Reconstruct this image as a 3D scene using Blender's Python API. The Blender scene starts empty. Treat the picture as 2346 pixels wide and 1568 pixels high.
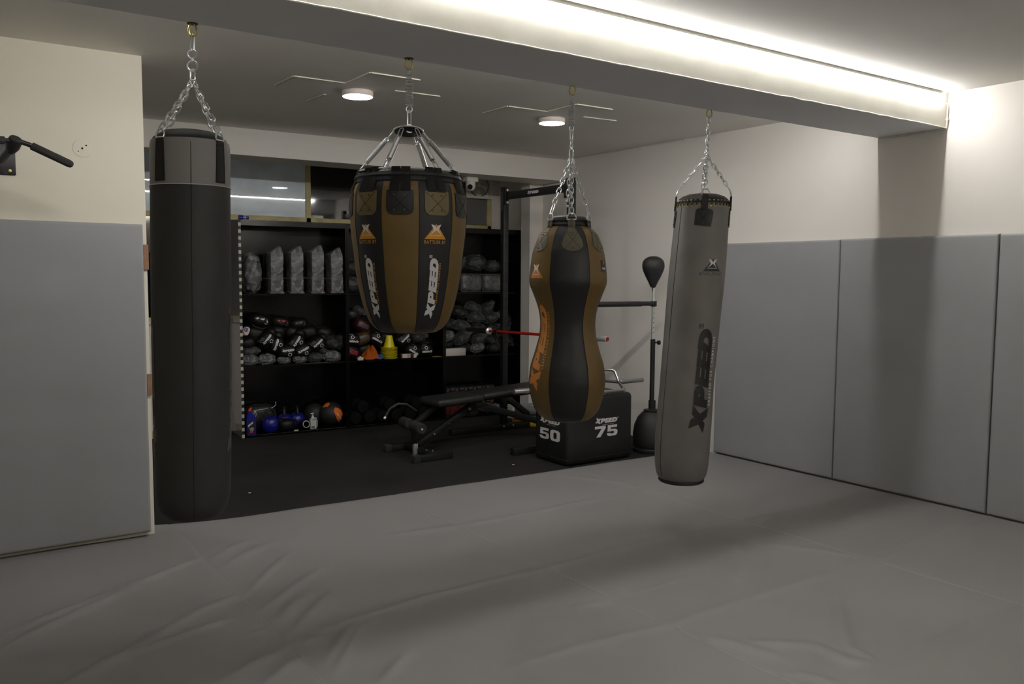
# Recreation of a boxing gym: four hanging punching bags, matted floor, storage shelves behind
E_STRIP, E_LAMP, RH, EXPO = 118., 80., .012, 0.
FRONT_LAMPS = [(.95, 1.75)]
import bpy, bmesh, math, random
from mathutils import Vector as Vec, Matrix, noise
from mathutils.geometry import tessellate_polygon
PI = math.pi
rnd = random.Random(7)
scene = bpy.context.scene
COL = scene.collection

# ---------------------------------------------------------------- materials
def lin(c):
    return tuple((x/255/12.92 if x/255 <= .04045 else ((x/255+.055)/1.055)**2.4) for x in c)

def mat(name, rgb, rough=.5, metal=0., bump=None, vary=None, coat=0., spec=.5, emit=None, ior=None):
    """rgb 0-255 surface colour; bump=(scale,strength,detail); vary=(scale,amount) soft colour variation"""
    m = bpy.data.materials.new(name); m.use_nodes = True
    nt = m.node_tree; b = nt.nodes['Principled BSDF']; L = nt.links
    c = lin(rgb)
    b.inputs['Base Color'].default_value = (*c, 1)
    b.inputs['Roughness'].default_value = rough
    b.inputs['Metallic'].default_value = metal
    b.inputs['Specular IOR Level'].default_value = spec
    if ior: b.inputs['IOR'].default_value = ior
    if coat:
        b.inputs['Coat Weight'].default_value = coat
        b.inputs['Coat Roughness'].default_value = .015; b.inputs['Coat IOR'].default_value = 1.7
    if emit:
        b.inputs['Emission Color'].default_value = (*emit[0], 1)
        b.inputs['Emission Strength'].default_value = emit[1]
    tc = nt.nodes.new('ShaderNodeTexCoord')
    if vary:
        n = nt.nodes.new('ShaderNodeTexNoise'); n.inputs['Scale'].default_value = vary[0]; n.inputs['Detail'].default_value = 5
        L.new(tc.outputs['Object'], n.inputs['Vector'])
        r = nt.nodes.new('ShaderNodeValToRGB')
        a = vary[1]
        r.color_ramp.elements[0].position = .3; r.color_ramp.elements[1].position = .7
        r.color_ramp.elements[0].color = (*[x*(1-a) for x in c], 1)
        r.color_ramp.elements[1].color = (*[min(1, x*(1+a)) for x in c], 1)
        L.new(n.outputs['Fac'], r.inputs['Fac']); L.new(r.outputs['Color'], b.inputs['Base Color'])
    if bump:
        n = nt.nodes.new('ShaderNodeTexNoise'); n.inputs['Scale'].default_value = bump[0]
        n.inputs['Detail'].default_value = bump[2] if len(bump) > 2 else 3
        L.new(tc.outputs['Object'], n.inputs['Vector'])
        u = nt.nodes.new('ShaderNodeBump'); u.inputs['Strength'].default_value = bump[1]; u.inputs['Distance'].default_value = .01
        L.new(n.outputs['Fac'], u.inputs['Height']); L.new(u.outputs['Normal'], b.inputs['Normal'])
    return m

def plastic_wrap(name, dens=.25, scale=22, tone=.36):
    """thin crumpled clear film: mostly see-through with milky folds and sharp glints"""
    m = bpy.data.materials.new(name); m.use_nodes = True
    nt = m.node_tree; b = nt.nodes['Principled BSDF']; L = nt.links; out = nt.nodes['Material Output']
    b.inputs['Base Color'].default_value = (tone, tone*1.02, tone*1.04, 1); b.inputs['Roughness'].default_value = .16
    b.inputs['Specular IOR Level'].default_value = 1.0
    tc = nt.nodes.new('ShaderNodeTexCoord')
    n = nt.nodes.new('ShaderNodeTexNoise'); n.inputs['Scale'].default_value = scale; n.inputs['Detail'].default_value = 6
    n.inputs['Distortion'].default_value = 1.6
    L.new(tc.outputs['Object'], n.inputs['Vector'])
    u = nt.nodes.new('ShaderNodeBump'); u.inputs['Strength'].default_value = 1; u.inputs['Distance'].default_value = .035
    L.new(n.outputs['Fac'], u.inputs['Height']); L.new(u.outputs['Normal'], b.inputs['Normal'])
    r = nt.nodes.new('ShaderNodeMapRange'); r.inputs['From Min'].default_value = .42; r.inputs['From Max'].default_value = .68
    r.inputs['To Min'].default_value = dens*.6; r.inputs['To Max'].default_value = min(1, dens*1.7)
    L.new(n.outputs['Fac'], r.inputs['Value'])
    t = nt.nodes.new('ShaderNodeBsdfTransparent'); mx = nt.nodes.new('ShaderNodeMixShader')
    L.new(r.outputs['Result'], mx.inputs['Fac']); L.new(t.outputs[0], mx.inputs[1]); L.new(b.outputs[0], mx.inputs[2])
    L.new(mx.outputs[0], out.inputs['Surface'])
    return m

M = {}
def dm(k, *a, **kw): M[k] = mat(k, *a, **kw)
dm('wall_cream', (232, 226, 208), .75, bump=(3, .25, 6), vary=(1.3, .03))
dm('wall_white', (230, 225, 218), .7, bump=(2.5, .2, 6), vary=(1.1, .03))
dm('plaster_rough', (226, 223, 212), .65, bump=(9, .16, 6), vary=(6, .04))
dm('ceiling_paint', (238, 235, 230), .8, bump=(1.4, .35, 5), vary=(.8, .04))
dm('beam_under', (238, 239, 243), .75, bump=(2, .2, 5))
dm('wall_low', (228, 221, 214), .6)
dm('vinyl_pad', (148, 149, 150), .55, bump=(2.2, .30, 4), vary=(2.5, .03))
dm('vinyl_mat', (127, 125, 124), .55, bump=(60, .04, 3), vary=(1.2, .045))
dm('rubber', (33, 32, 31), .92, spec=.2, bump=(140, .25, 3), vary=(1.4, .35))
dm('black_leather', (28, 28, 30), .48, spec=.4, bump=(180, .10, 3))
dm('coal_leather', (46, 45, 44), .6, bump=(120, .12, 4), vary=(3, .08))
dm('grey_leather', (132, 128, 127), .6, bump=(120, .10, 4), vary=(3, .05))
dm('olive_leather', (101, 79, 35), .5, bump=(150, .12, 4), vary=(14, .07))
dm('olive_patch', (98, 84, 48), .5, bump=(160, .12, 4), vary=(16, .06))
dm('suede_grey', (115, 111, 108), .55, bump=(40, .06, 5), vary=(5, .14))
dm('strap_black', (30, 28, 27), .7, bump=(300, .25, 2))
dm('stitch_dark', (16, 15, 14), .8)
dm('chrome', (228, 230, 230), .30, .72)
dm('steel_dull', (206, 208, 208), .38, .6)
dm('brass', (206, 186, 96), .32, .7)
dm('bronze', (84, 78, 66), .4, .8)
dm('print_white', (214, 212, 212), .5)
dm('print_gold', (204, 142, 40), .5)
dm('print_orange', (200, 126, 54), .5)
dm('print_black', (24, 23, 23), .5)
dm('print_grey', (86, 86, 88), .5)
dm('print_dim', (84, 82, 82), .5)
dm('powder_black', (18, 18, 20), .5)
dm('pad_black', (26, 26, 26), .5, bump=(60, .05))
dm('foam_black', (38, 37, 36), .9, bump=(120, .2))
dm('laminate_black', (9, 9, 10), .16, spec=.28)
dm('laminate_grey', (122, 119, 121), .10, spec=.8, ior=1.9)
dm('check_white', (196, 194, 180), .5)
dm('check_black', (18, 18, 18), .5)
dm('frame_yellow', (196, 182, 130), .5, bump=(14, .2), vary=(9, .18))
dm('glass_dark', (14, 15, 17), .03, spec=.9, ior=1.7)
dm('glass_film', (214, 226, 236), .30, coat=1, spec=.5, bump=(3, .30, 6), vary=(4, .12))
dm('glass_grey', (112, 110, 106), .25)
dm('red_paint', (176, 30, 22), .3)
dm('red_cap', (150, 28, 34), .4)
dm('sleeve_black', (58, 57, 56), .35, .6)
dm('plate_grey', (134, 136, 136), .55)
dm('plate_green', (18, 92, 58), .55)
dm('plate_yellow', (212, 164, 12), .55)
dm('cone_yellow', (226, 210, 20), .35)
dm('cloth_orange', (222, 116, 30), .85, bump=(90, .2))
dm('cloth_blue', (84, 124, 180), .85, bump=(90, .2))
dm('white_plastic', (214, 212, 205), .4)
dm('card_white', (206, 200, 192), .7)
dm('card_red', (80, 17, 21), .5)
dm('dull_black', (11, 11, 11), .8, spec=.15)
dm('olive_strap', (86, 80, 62), .5, bump=(160, .12, 4), vary=(16, .06))
dm('card_black', (20, 20, 21), .4)
dm('tan_wood', (190, 150, 92), .6, vary=(12, .15))
dm('bare_wood', (150, 112, 84), .7, vary=(20, .2))
dm('blue_bottle', (26, 34, 140), .3)
dm('kettle_blue', (22, 26, 122), .3)
dm('iron_dark', (40, 40, 44), .4, .4)
dm('cap_red', (220, 60, 46), .4)
dm('label_red', (196, 44, 52), .5)
dm('green_label', (38, 120, 70), .5)
dm('pale_label', (188, 206, 192), .5)
dm('clear_plastic', (150, 156, 156), .15, spec=.9)
dm('ball_black', (30, 30, 31), .6)
dm('ball_orange', (228, 112, 26), .6)
dm('glove_black', (13, 12, 12), .5, spec=.35, bump=(50, .12))
dm('glove_red', (56, 11, 16), .4)
dm('bar_chrome', (190, 190, 188), .2, .95)
dm('glove_gold', (70, 54, 24), .35)
dm('pouch_grey', (92, 90, 89), .3, bump=(30, 1.0, 6), vary=(20, .5))
dm('trunking_white', (212, 206, 192), .5)
dm('lamp_body', (226, 214, 206), .5)
dm('fan_white', (232, 228, 220), .55)
dm('fan_blade', (196, 192, 184), .55)
dm('lens_black', (8, 8, 8), .2)
dm('tile_white', (190, 184, 176), .5)
dm('fold_light', (170, 168, 166), .6)
dm('mattpad_edge', (176, 174, 170), .6)
M['wrap'] = plastic_wrap('clear_wrap', .30, 9, .22)
M['wrap_dense'] = plastic_wrap('milky_wrap', .5, 8)
M['wrap_thin'] = plastic_wrap('thin_wrap', .22, 10, .14)

# ---------------------------------------------------------------- mesh builder
class MB:
    def __init__(s): s.bm = bmesh.new(); s.mi = 0
    def face(s, vs):
        try:
            f = s.bm.faces.new(vs); f.material_index = s.mi; return f
        except ValueError: return None
    def box(s, x0, x1, y0, y1, z0, z1, bev=0, seg=2, T=None):
        vs = [s.bm.verts.new((x, y, z)) for x in (x0, x1) for y in (y0, y1) for z in (z0, z1)]
        fs = [s.face([vs[i] for i in q]) for q in ((0,1,3,2),(4,6,7,5),(0,4,5,1),(2,3,7,6),(0,2,6,4),(1,5,7,3))]
        if bev:
            es = list({e for f in fs for e in f.edges})
            r = bmesh.ops.bevel(s.bm, geom=es, offset=bev, segments=seg, profile=.5, affect='EDGES')
            nv = {v for f in r['faces'] for v in f.verts} | {v for v in vs if v.is_valid}
            for f in r['faces']: f.material_index = s.mi
        else: nv = set(vs)
        if T is not None:
            for v in nv: v.co = T @ v.co
        return s
    def obox(s, c, ax, half, bev=0):
        """oriented box: centre c, axes columns ax (3 unit vectors), half sizes"""
        T = Matrix.Translation(c) @ Matrix((ax[0], ax[1], ax[2])).transposed().to_4x4()
        return s.box(-half[0], half[0], -half[1], half[1], -half[2], half[2], bev, T=T)
    def beam(s, a, b, w, h, bev=0, up=(0, 0, 1)):
        """rectangular tube from a to b, w sideways, h along up"""
        a, b = Vec(a), Vec(b); d = (b-a); L = d.length; d.normalize()
        u = Vec(up); u = (u - d*u.dot(d)).normalized(); r = d.cross(u)
        return s.obox((a+b)/2, (d, r, u), (L/2, w/2, h/2), bev)
    def tube(s, pts, r, n=8, closed=False, cap=True, flat=None):
        pts = [Vec(p) for p in pts]; m = len(pts)
        rr = r if isinstance(r, (list, tuple)) else [r]*m
        tans = []
        for i in range(m):
            a = pts[(i-1) % m] if (closed or i) else pts[i]
            b = pts[(i+1) % m] if (closed or i < m-1) else pts[i]
            t = (b-a); tans.append(t.normalized() if t.length > 1e-9 else Vec((0, 0, 1)))
        t0 = tans[0]; u = Vec((0, 0, 1)) if abs(t0.z) < .9 else Vec((1, 0, 0))
        u = (u - t0*u.dot(t0)).normalized(); rings = []
        for i in range(m):
            t = tans[i]; u = (u - t*u.dot(t))
            u = u.normalized() if u.length > 1e-9 else t.orthogonal().normalized()
            w = t.cross(u)
            rings.append([s.bm.verts.new(pts[i] + (u*math.cos(2*PI*k/n) + w*math.sin(2*PI*k/n))*rr[i]) for k in range(n)])
        for i in range(m if closed else m-1):
            A, B = rings[i], rings[(i+1) % m]
            for k in range(n): s.face([A[k], A[(k+1) % n], B[(k+1) % n], B[k]])
        if cap and not closed: s.face(rings[0][::-1]); s.face(rings[-1])
        return s
    def lathe(s, prof, n=32, c=(0, 0, 0), axis=(0, 0, 1), mfun=None, cap=True):
        ax = Vec(axis).normalized(); u = ax.orthogonal().normalized() if abs(ax.z) < .99 else Vec((1, 0, 0)); w = ax.cross(u); c = Vec(c)
        rings = []
        for r, z in prof:
            if r < 1e-6: rings.append([s.bm.verts.new(c+ax*z)])
            else: rings.append([s.bm.verts.new(c + ax*z + (u*math.cos(2*PI*k/n)+w*math.sin(2*PI*k/n))*r) for k in range(n)])
        for i in range(len(rings)-1):
            A, B = rings[i], rings[i+1]
            for k in range(n):
                a0, a1 = A[k % len(A)], A[(k+1) % len(A)]; b0, b1 = B[k % len(B)], B[(k+1) % len(B)]
                vs = []
                for v in (a0, a1, b1, b0):
                    if v not in vs: vs.append(v)
                if len(vs) > 2:
                    f = s.face(vs)
                    if f and mfun: f.material_index = mfun(i, k)
        if cap:
            if len(rings[0]) > 1: s.face(rings[0][::-1])
            if len(rings[-1]) > 1: s.face(rings[-1])
        return s
    def ell(s, c, r, n=20, m=12, p=2., jig=0, seed=0, T=None, js=3.):
        """(super)ellipsoid, optional lumpy noise"""
        c = Vec(c)
        def sg(x, e): return math.copysign(abs(x)**e, x)
        e = 2/p; rings = []
        for i in range(m+1):
            th = -PI/2 + PI*i/m; cz, sz = sg(math.cos(th), e), sg(math.sin(th), e); ring = []
            for k in (range(n) if 0 < i < m else range(1)):
                ph = 2*PI*k/n
                v = Vec((r[0]*cz*sg(math.cos(ph), e), r[1]*cz*sg(math.sin(ph), e), r[2]*sz)) if 0 < i < m else Vec((0, 0, r[2]*sz))
                if jig: v *= 1 + jig*noise.noise(v*js/max(r) + Vec((seed*7.3, seed*3.1, seed)))*2
                if T is not None: v = T @ v
                ring.append(s.bm.verts.new(c+v))
            rings.append(ring)
        for i in range(m):
            A, B = rings[i], rings[i+1]
            for k in range(n):
                vs = []
                for v in (A[k % len(A)], A[(k+1) % len(A)], B[(k+1) % len(B)], B[k % len(B)]):
                    if v not in vs: vs.append(v)
                if len(vs) > 2: s.face(vs)
        return s
    def prism(s, poly, f0, f1):
        """extrude 2D polygon; f0/f1 map (u,v)->3D for the two faces"""
        A = [s.bm.verts.new(f0(*p)) for p in poly]; B = [s.bm.verts.new(f1(*p)) for p in poly]
        s.face(A[::-1]); s.face(B)
        for i in range(len(poly)):
            j = (i+1) % len(poly); s.face([A[i], A[j], B[j], B[i]])
        return s
    def ring(s, c, R, r, axis=(0, 0, 1), n=20, k=6, squash=1., arc=None):
        ax = Vec(axis).normalized(); u = ax.orthogonal().normalized() if abs(ax.z) < .99 else Vec((1, 0, 0)); w = ax.cross(u)
        pts = [Vec(c)+(u*math.cos(2*PI*i/n)+w*math.sin(2*PI*i/n)*squash)*R for i in range(n)]
        return s.tube(pts, r, k, closed=True)
    def link(s, a, b, side, wd, r, k=5):
        """stadium chain link from a to b, opened along `side`"""
        a, b = Vec(a), Vec(b); d = (b-a).normalized(); sd = Vec(side); sd = (sd-d*sd.dot(d)).normalized()
        h = wd/2; pts = []
        for i in range(5):
            t = PI*i/4; pts.append(b - d*h + sd*h*math.cos(t) + d*h*math.sin(t))
        for i in range(5):
            t = PI + PI*i/4; pts.append(a + d*h + sd*h*math.cos(t) + d*h*math.sin(t))
        return s.tube(pts, r, k, closed=True)
    def chain(s, a, b, pitch=.028, wd=.019, r=.0028):
        a, b = Vec(a), Vec(b); d = b-a; n = max(1, round(d.length/pitch)); e = d.normalized()
        s1 = e.orthogonal().normalized(); s2 = e.cross(s1)
        for i in range(n):
            p, q = a+d*i/n - e*r*1.6, a+d*(i+1)/n + e*r*1.6
            s.link(p, q, (s1+s2*.3) if i % 2 else (s2-s1*.3), wd, r)
        return s
    def spring(s, a, b, R, r, coils, taper=0):
        a, b = Vec(a), Vec(b); d = (b-a); L = d.length; e = d.normalized(); u = e.orthogonal().normalized(); w = e.cross(u)
        N = coils*10; pts = []
        for i in range(N+1):
            t = i/N; RR = R*(1 - taper*max(0, 1-t*3.2)) ; an = 2*PI*coils*t
            pts.append(a+d*t+(u*math.cos(an)+w*math.sin(an))*RR)
        return s.tube(pts, r, 5)

def wl(o):
    v = Vec((0, 0, 0))
    while o is not None: v = v + Vec(o.location); o = o.parent
    return v

def build(name, mb, mats, parent=None, smooth=True, ang=38):
    if not isinstance(mats, (list, tuple)): mats = [mats]
    bm = mb.bm
    bmesh.ops.recalc_face_normals(bm, faces=bm.faces[:])
    if smooth:
        lim = math.radians(ang)
        for f in bm.faces: f.smooth = True
        for e in bm.edges:
            if len(e.link_faces) == 2:
                try: e.smooth = e.calc_face_angle() < lim
                except Exception: pass
    me = bpy.data.meshes.new(name)
    if parent is not None:
        off = wl(parent)
        for v in bm.verts: v.co -= off
    bm.to_mesh(me); bm.free()
    for m in mats: me.materials.append(M[m] if isinstance(m, str) else m)
    o = bpy.data.objects.new(name, me); COL.objects.link(o)
    if parent is not None: o.parent = parent
    return o

def tag(o, label, cat, group=None, kind=None):
    if label: o['label'] = label
    if cat: o['category'] = cat
    if group: o['group'] = group
    if kind: o['kind'] = kind
    return o

def thing(name, label, cat, loc=(0, 0, 0), group=None):
    o = bpy.data.objects.new(name, None); COL.objects.link(o); o.location = loc; o.empty_display_size = .05
    return tag(o, label, cat, group)

def struct(name, mb, mats, smooth=False, label=None):
    o = build(name, mb, mats, None, smooth); o['kind'] = 'structure'
    if label: o['label'] = label
    return o

def copy_tree(o, parent=None):
    c = o.copy(); COL.objects.link(c); c.parent = parent
    for ch in list(o.children): copy_tree(ch, c)
    return c

def place(o, loc, rot=(0, 0, 0), sc=None):
    o.location = loc; o.rotation_euler = rot
    if sc: o.scale = sc if isinstance(sc, tuple) else (sc,)*3
    return o

# ---------------------------------------------------------------- flat artwork
class Flat:
    """2D triangles that get cut fine enough to be wrapped on a curved body"""
    def __init__(s): s.bm = bmesh.new()
    def poly(s, outer, holes=(), fn=lambda x, y: (x, y)):
        loops = [[Vec((*fn(*p), 0)) for p in l] for l in [outer, *holes]]
        vs = [s.bm.verts.new(p) for l in loops for p in l]
        for t in tessellate_polygon(loops):
            try: s.bm.faces.new([vs[i] for i in t])
            except ValueError: pass
        return s
    def text(s, body, fn, size=1., bold=.0, sx=1., space=1.):
        cu = bpy.data.curves.new('t', 'FONT'); cu.body = body; cu.size = size; cu.align_x = 'CENTER'; cu.align_y = 'BOTTOM_BASELINE'
        cu.offset = bold; cu.space_character = space; cu.resolution_u = 2
        ob = bpy.data.objects.new('t', cu); me = bpy.data.meshes.new_from_object(ob)
        vs = [s.bm.verts.new((*fn(v.co.x*sx, v.co.y), 0)) for v in me.vertices]
        for p in me.polygons:
            try: s.bm.faces.new([vs[i] for i in p.vertices])
            except ValueError: pass
        bpy.data.objects.remove(ob); bpy.data.curves.remove(cu); bpy.data.meshes.remove(me)
        return s
    def cut(s, step):
        for ax in (0, 1):
            if not s.bm.verts: break
            lo = min(v.co[ax] for v in s.bm.verts); hi = max(v.co[ax] for v in s.bm.verts)
            x = lo+step
            while x < hi:
                no = Vec((1, 0, 0)) if ax == 0 else Vec((0, 1, 0)); co = no*x
                bmesh.ops.bisect_plane(s.bm, geom=s.bm.verts[:]+s.bm.edges[:]+s.bm.faces[:], plane_co=co, plane_no=no, dist=1e-6)
                x += step
        return s
    def onto(s, mb, fn, off=.0012, thick=0):
        """fn(u,v,off)->3D"""
        s.bm.verts.index_update()
        idx = {v: mb.bm.verts.new(fn(v.co.x, v.co.y, off)) for v in s.bm.verts}
        for f in s.bm.faces: mb.face([idx[v] for v in f.verts])
        if thick:
            low = {}
            for e in s.bm.edges:
                if len(e.link_faces) == 1:
                    for v in e.verts:
                        if v not in low: low[v] = mb.bm.verts.new(fn(v.co.x, v.co.y, off-thick))
                    a, b = e.verts; mb.face([idx[a], idx[b], low[b], low[a]])
        s.bm.free()

# the maker's word mark, traced as letter outlines (units: cap height = 190)
G_X = [(-5, 38), (105, 108), (60, 222), (165, 205), (190, 160), (232, 190), (332, 182), (232, 98), (296, -24), (186, -8), (150, 52), (106, 18)]
G_P = [(290, 4), (340, 182), (500, 180), (545, 170), (566, 145), (566, 112), (540, 78), (500, 58), (402, 54), (386, 4)]
G_PH = [(432, 128), (462, 134), (476, 118), (462, 103), (430, 100)]
G_E = [(532, 0), (590, 182), (790, 176), (778, 136), (672, 134), (668, 118), (772, 116), (764, 74), (648, 72), (644, 54), (754, 52), (738, 2)]
G_D = [(940, 0), (1000, 186), (1130, 184), (1195, 168), (1232, 138), (1240, 100), (1226, 66), (1188, 30), (1110, 4)]
G_DH = [(1035, 58), (1088, 128), (1122, 120), (1138, 98), (1128, 74), (1098, 58)]
def wordmark(F, w, reg=True, tall=1.):
    """word centred on 0,0 with total length w, running along +u; returns function scale"""
    k = w/1245; f = lambda x, y: ((x-622)*k, (y-92)*k*tall)
    F.poly(G_X, fn=f); F.poly(G_P, [G_PH], fn=f); F.poly(G_E, fn=f)
    F.poly([(x+205, y) for x, y in G_E], fn=f); F.poly(G_D, [G_DH], fn=f)
    if reg:
        q = [(1244, 142), (1300, 142), (1300, 196), (1244, 196)]; h = [(1252, 150), (1292, 150), (1292, 188), (1252, 188)]
        F.poly(q, [h], fn=f)
        F.poly([(1262, 156), (1262, 182), (1284, 182), (1284, 168), (1274, 168), (1286, 156), (1278, 156), (1268, 166), (1268, 156)], fn=f)
    return k, f
TRI = [(-.5, 0), (.5, 0), (0, .63)]
XSH = [(-.23, .61), (-.06, .55), (0, .45), (.06, .55), (.23, .61), (.11, .38), (.26, .17), (0, .375), (-.26, .17), (-.11, .38)]
# ---------------------------------------------------------------- room
ZC, ZB, XR = 2.876, 2.636, 5.882
YF, YK = 3.207, 3.728
X0, Y0, YW, XL = -1.9, -1.6, 8.80, 1.10
FL = -.03
struct('floor', MB().box(-1.5, XR+.2, 5.2, YW+.3, FL-.1, FL), 'rubber')
struct('floor', MB().box(X0-.2, XR+.2, Y0-.2, 5.2, FL-.1, FL), 'rubber')
struct('ceiling', MB().box(X0-.2, XR+.2, Y0-.2, YW+.3, ZC, ZC+.1), 'ceiling_paint')
struct('wall_right', MB().box(XR, XR+.2, Y0-.2, YW+.3, FL-.1, ZC), 'wall_white')
struct('wall_near', MB().box(X0-.2, XR, Y0-.2, Y0, FL-.1, ZC), 'wall_cream')
struct('wall_far_left', MB().box(X0-.2, X0, Y0, 5.45, FL-.1, ZC), 'wall_cream')
struct('wall_left', MB().box(X0-.2, XL, 5.452, 5.62, FL-.1, ZC), 'wall_cream')
struct('wall_storage_left', MB().box(-1.5, -1.3, 5.62, YW+.2, FL-.1, ZC), 'wall_white')
# wall under and beside the window
w = MB(); w.box(-1.3, XR, YW, YW+.18, FL-.1, 1.10)
w.box(5.77, XR, YW, YW+.18, 1.10, ZC); struct('wall_back', w, 'wall_low')
struct('trim_sill', MB().box(-1.3, 2.52, YW-.035, YW+.02, 1.10, 1.135, .004), 'wall_low')
struct('baseboard_back', MB().box(-1.3, 2.50, YW-.012, YW, FL, .045), 'frame_yellow')
# column standing in the far corner
struct('wall_column', MB().box(5.70, XR, 7.90, 8.07, FL, ZC), 'wall_white')
# main beam: rough plaster front, smooth underside
def quadmesh(x0, x1, y0, y1, z0, z1):
    return MB().box(x0, x1, y0, y1, z0, z1)
w = MB(); w.box(X0, XR, YF, YK, ZB, ZC)
for f in w.bm.faces:
    f.normal_update()
    f.material_index = 1 if f.calc_center_median().y < YF+.01 else 0
w.bm.normal_update()
struct('trim_beam', w, ['beam_under', 'plaster_rough'])
# ragged plaster lip along the lower front edge
w = MB(); pts = []
for i in range(240):
    x = X0+.1+i*(XR-X0-.12)/239
    pts.append((x, YF-.001+.003*noise.noise(Vec((x*6, 0, 0))), ZB+.002+.004*noise.noise(Vec((x*9, 3, 0)))))
w.tube(pts, .004, 5); struct('trim_plaster_lip', w, 'plaster_rough', True)
# beam along the window wall, slightly out of square
w = MB()
A = [(-1.3, 7.68), (XR, 7.48), (XR, 7.90), (-1.3, 7.98)]
w.prism(A, lambda x, y: Vec((x, y, 2.643)), lambda x, y: Vec((x, y, ZC)))
struct('trim_soffit', w, 'wall_white')

# ---- window in the back wall
win = MB()
def bar(x0, x1, z0, z1, d=.06): win.box(x0, x1, YW+.01, YW+.01+d, z0, z1, .004)
bar(-1.3, 5.77, 2.15, 2.205); bar(-1.3, 5.77, 1.135, 1.165)
bar(-1.3, 5.77, 2.84, 2.876)
for x in (.55, 3.395, 4.115, 4.345, 5.715): bar(x, x+.055, 1.165, 2.84, .055)
wf = struct('window_1', win, 'frame_yellow')
def pane(x0, x1, z0, z1, m, nm='window_pane'):
    p = build(nm, MB().box(x0, x1, YW+.03, YW+.038, z0, z1), m, wf, False); return p
pane(-1.2, .55, 2.205, 2.84, 'glass_film'); pane(.605, 3.395, 2.205, 2.84, 'glass_film')['label'] = 'pane covered with pale film'
pane(3.45, 4.115, 2.205, 2.84, 'glass_dark'); pane(4.17, 4.345, 2.205, 2.84, 'glass_dark'); pane(4.40, 5.715, 2.205, 2.84, 'glass_grey')
pane(-1.2, 5.72, 1.165, 2.15, 'glass_dark')
# ---- exhaust fan let into the window
f = thing('exhaust_fan', 'square white exhaust fan with curved blades set in the window top', 'fan', (5.57, YW, 2.67))
h = MB(); x0, x1, z0, z1 = 5.385, 5.755, 2.525, 2.835
h.box(x0, x1, YW-.035, YW+.0, z0, z0+.03, .005); h.box(x0, x1, YW-.035, YW, z1-.02, z1, .005)
h.box(x0, x0+.03, YW-.035, YW, z0+.03, z1-.02, .005); h.box(x1-.03, x1, YW-.035, YW, z0+.03, z1-.02, .005)
h.box(x0+.02, x1-.02, YW-.006, YW+.02, z0+.02, z1-.01)
build('housing', h, 'fan_white', f, False)
h = MB(); c = Vec((5.57, YW-.02, 2.685))
h.ring(c, .135, .005, (0, 1, 0), 28, 6); build('shroud_ring', h, 'print_grey', f)
for k in range(5):
    h = MB(); a0 = k*2*PI/5+.3
    P = [(.025, a0-.3), (.07, a0-.33), (.125, a0-.30), (.128, a0+.25), (.10, a0+.42), (.05, a0+.40), (.025, a0+.3)]
    pl = [(r*math.cos(a), r*math.sin(a)) for r, a in P]
    def bl(u, v, yy): return Vec((c.x+u, c.y-.006+yy+.012*math.sin(math.atan2(v, u)-a0), c.z+v))
    h.prism(pl, lambda u, v: bl(u, v, 0), lambda u, v: bl(u, v, .002)); build('blade', h, 'fan_blade', f)
h = MB(); h.lathe([(0, 0), (.024, .003), (.026, .012), (0, .012)], 16, (c.x, c.y-.014, c.z), (0, 1, 0)); build('hub', h, 'fan_white', f)

# ---- security camera under the soffit
s = thing('security_camera', 'white ball security camera hanging on a square mount under the soffit', 'camera', (4.83, 7.75, 2.643))
build('mount', MB().box(4.745, 4.885, 7.71, 7.81, 2.587, 2.643, .006), 'white_plastic', s)
h = MB(); h.lathe([(.0, -.088), (.03, -.082), (.047, -.062), (.052, -.035), (.052, 0), (0, 0)], 24, (4.812, 7.75, 2.587)); build('body', h, 'white_plastic', s)
d = Vec((-.75, -.95, -.25)).normalized()
h = MB(); h.ell(Vec((4.812, 7.75, 2.54)), (.05, .05, .05), 24, 14); build('ball', h, 'white_plastic', s)
h = MB(); h.lathe([(0, 0), (.028, 0), (.027, .012), (0, .012)], 20, Vec((4.812, 7.75, 2.54))+d*.044, d); build('lens', h, 'lens_black', s)

# ---- lights
def emit_mat(n, c, s):
    m = bpy.data.materials.new(n); m.use_nodes = True; nt = m.node_tree; nt.nodes.clear()
    e = nt.nodes.new('ShaderNodeEmission'); e.inputs[0].default_value = (*c, 1); e.inputs[1].default_value = s
    o = nt.nodes.new('ShaderNodeOutputMaterial'); nt.links.new(e.outputs[0], o.inputs[0]); return m
WARM = (1., .98, .945)
M['strip_glow'] = emit_mat('strip_glow', (1., .985, .955), E_STRIP)
M['lamp_glow'] = emit_mat('lamp_glow', WARM, E_LAMP)
def strip(y, x0, x1, label, z=2.850):
    t = thing('led_strip', label, 'light strip', (x0, y, z), 'light strips along the beam')
    build('channel', MB().box(x0, x1, y-.008, y+.008, z+.004, z+.012), 'white_plastic', t, False)
    h = MB(); n = 10
    for i in range(n): h.box(x0+(x1-x0)*i/n, x0+(x1-x0)*(i+1)/n, y-.008, y+.008, z-.010, z+.004)
    build('diffuser', h, 'strip_glow', t, False)
strip(YF-.0085, 1.1, 5.80, 'glowing light strip along the rough plaster face of the beam, on the mat side')
strip(YK+.0085, .5, 5.50, 'glowing light strip behind the beam, on the storage side')
strip(Y0+.03, 1.6, 4.8, 'added fill-light strip along the top of the wall behind the photographer, outside the picture')  # unseen strip, added as fill for the bag fronts, pads and cream wall
def lamp(x, y, label):
    t = thing('ceiling_lamp', label, 'lamp', (x, y, ZC), 'round ceiling lamps')
    build('housing', MB().lathe([(.102, 0), (.108, -.004), (.108, -.036), (.104, -.04), (0, -.04)], 40, (x, y, ZC), cap=False), 'lamp_body', t)
    build('diffuser', MB().lathe([(.103, -.0405), (.102, -.0412), (0, -.0422)], 40, (x, y, ZC), cap=False), 'lamp_glow', t)
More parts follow.
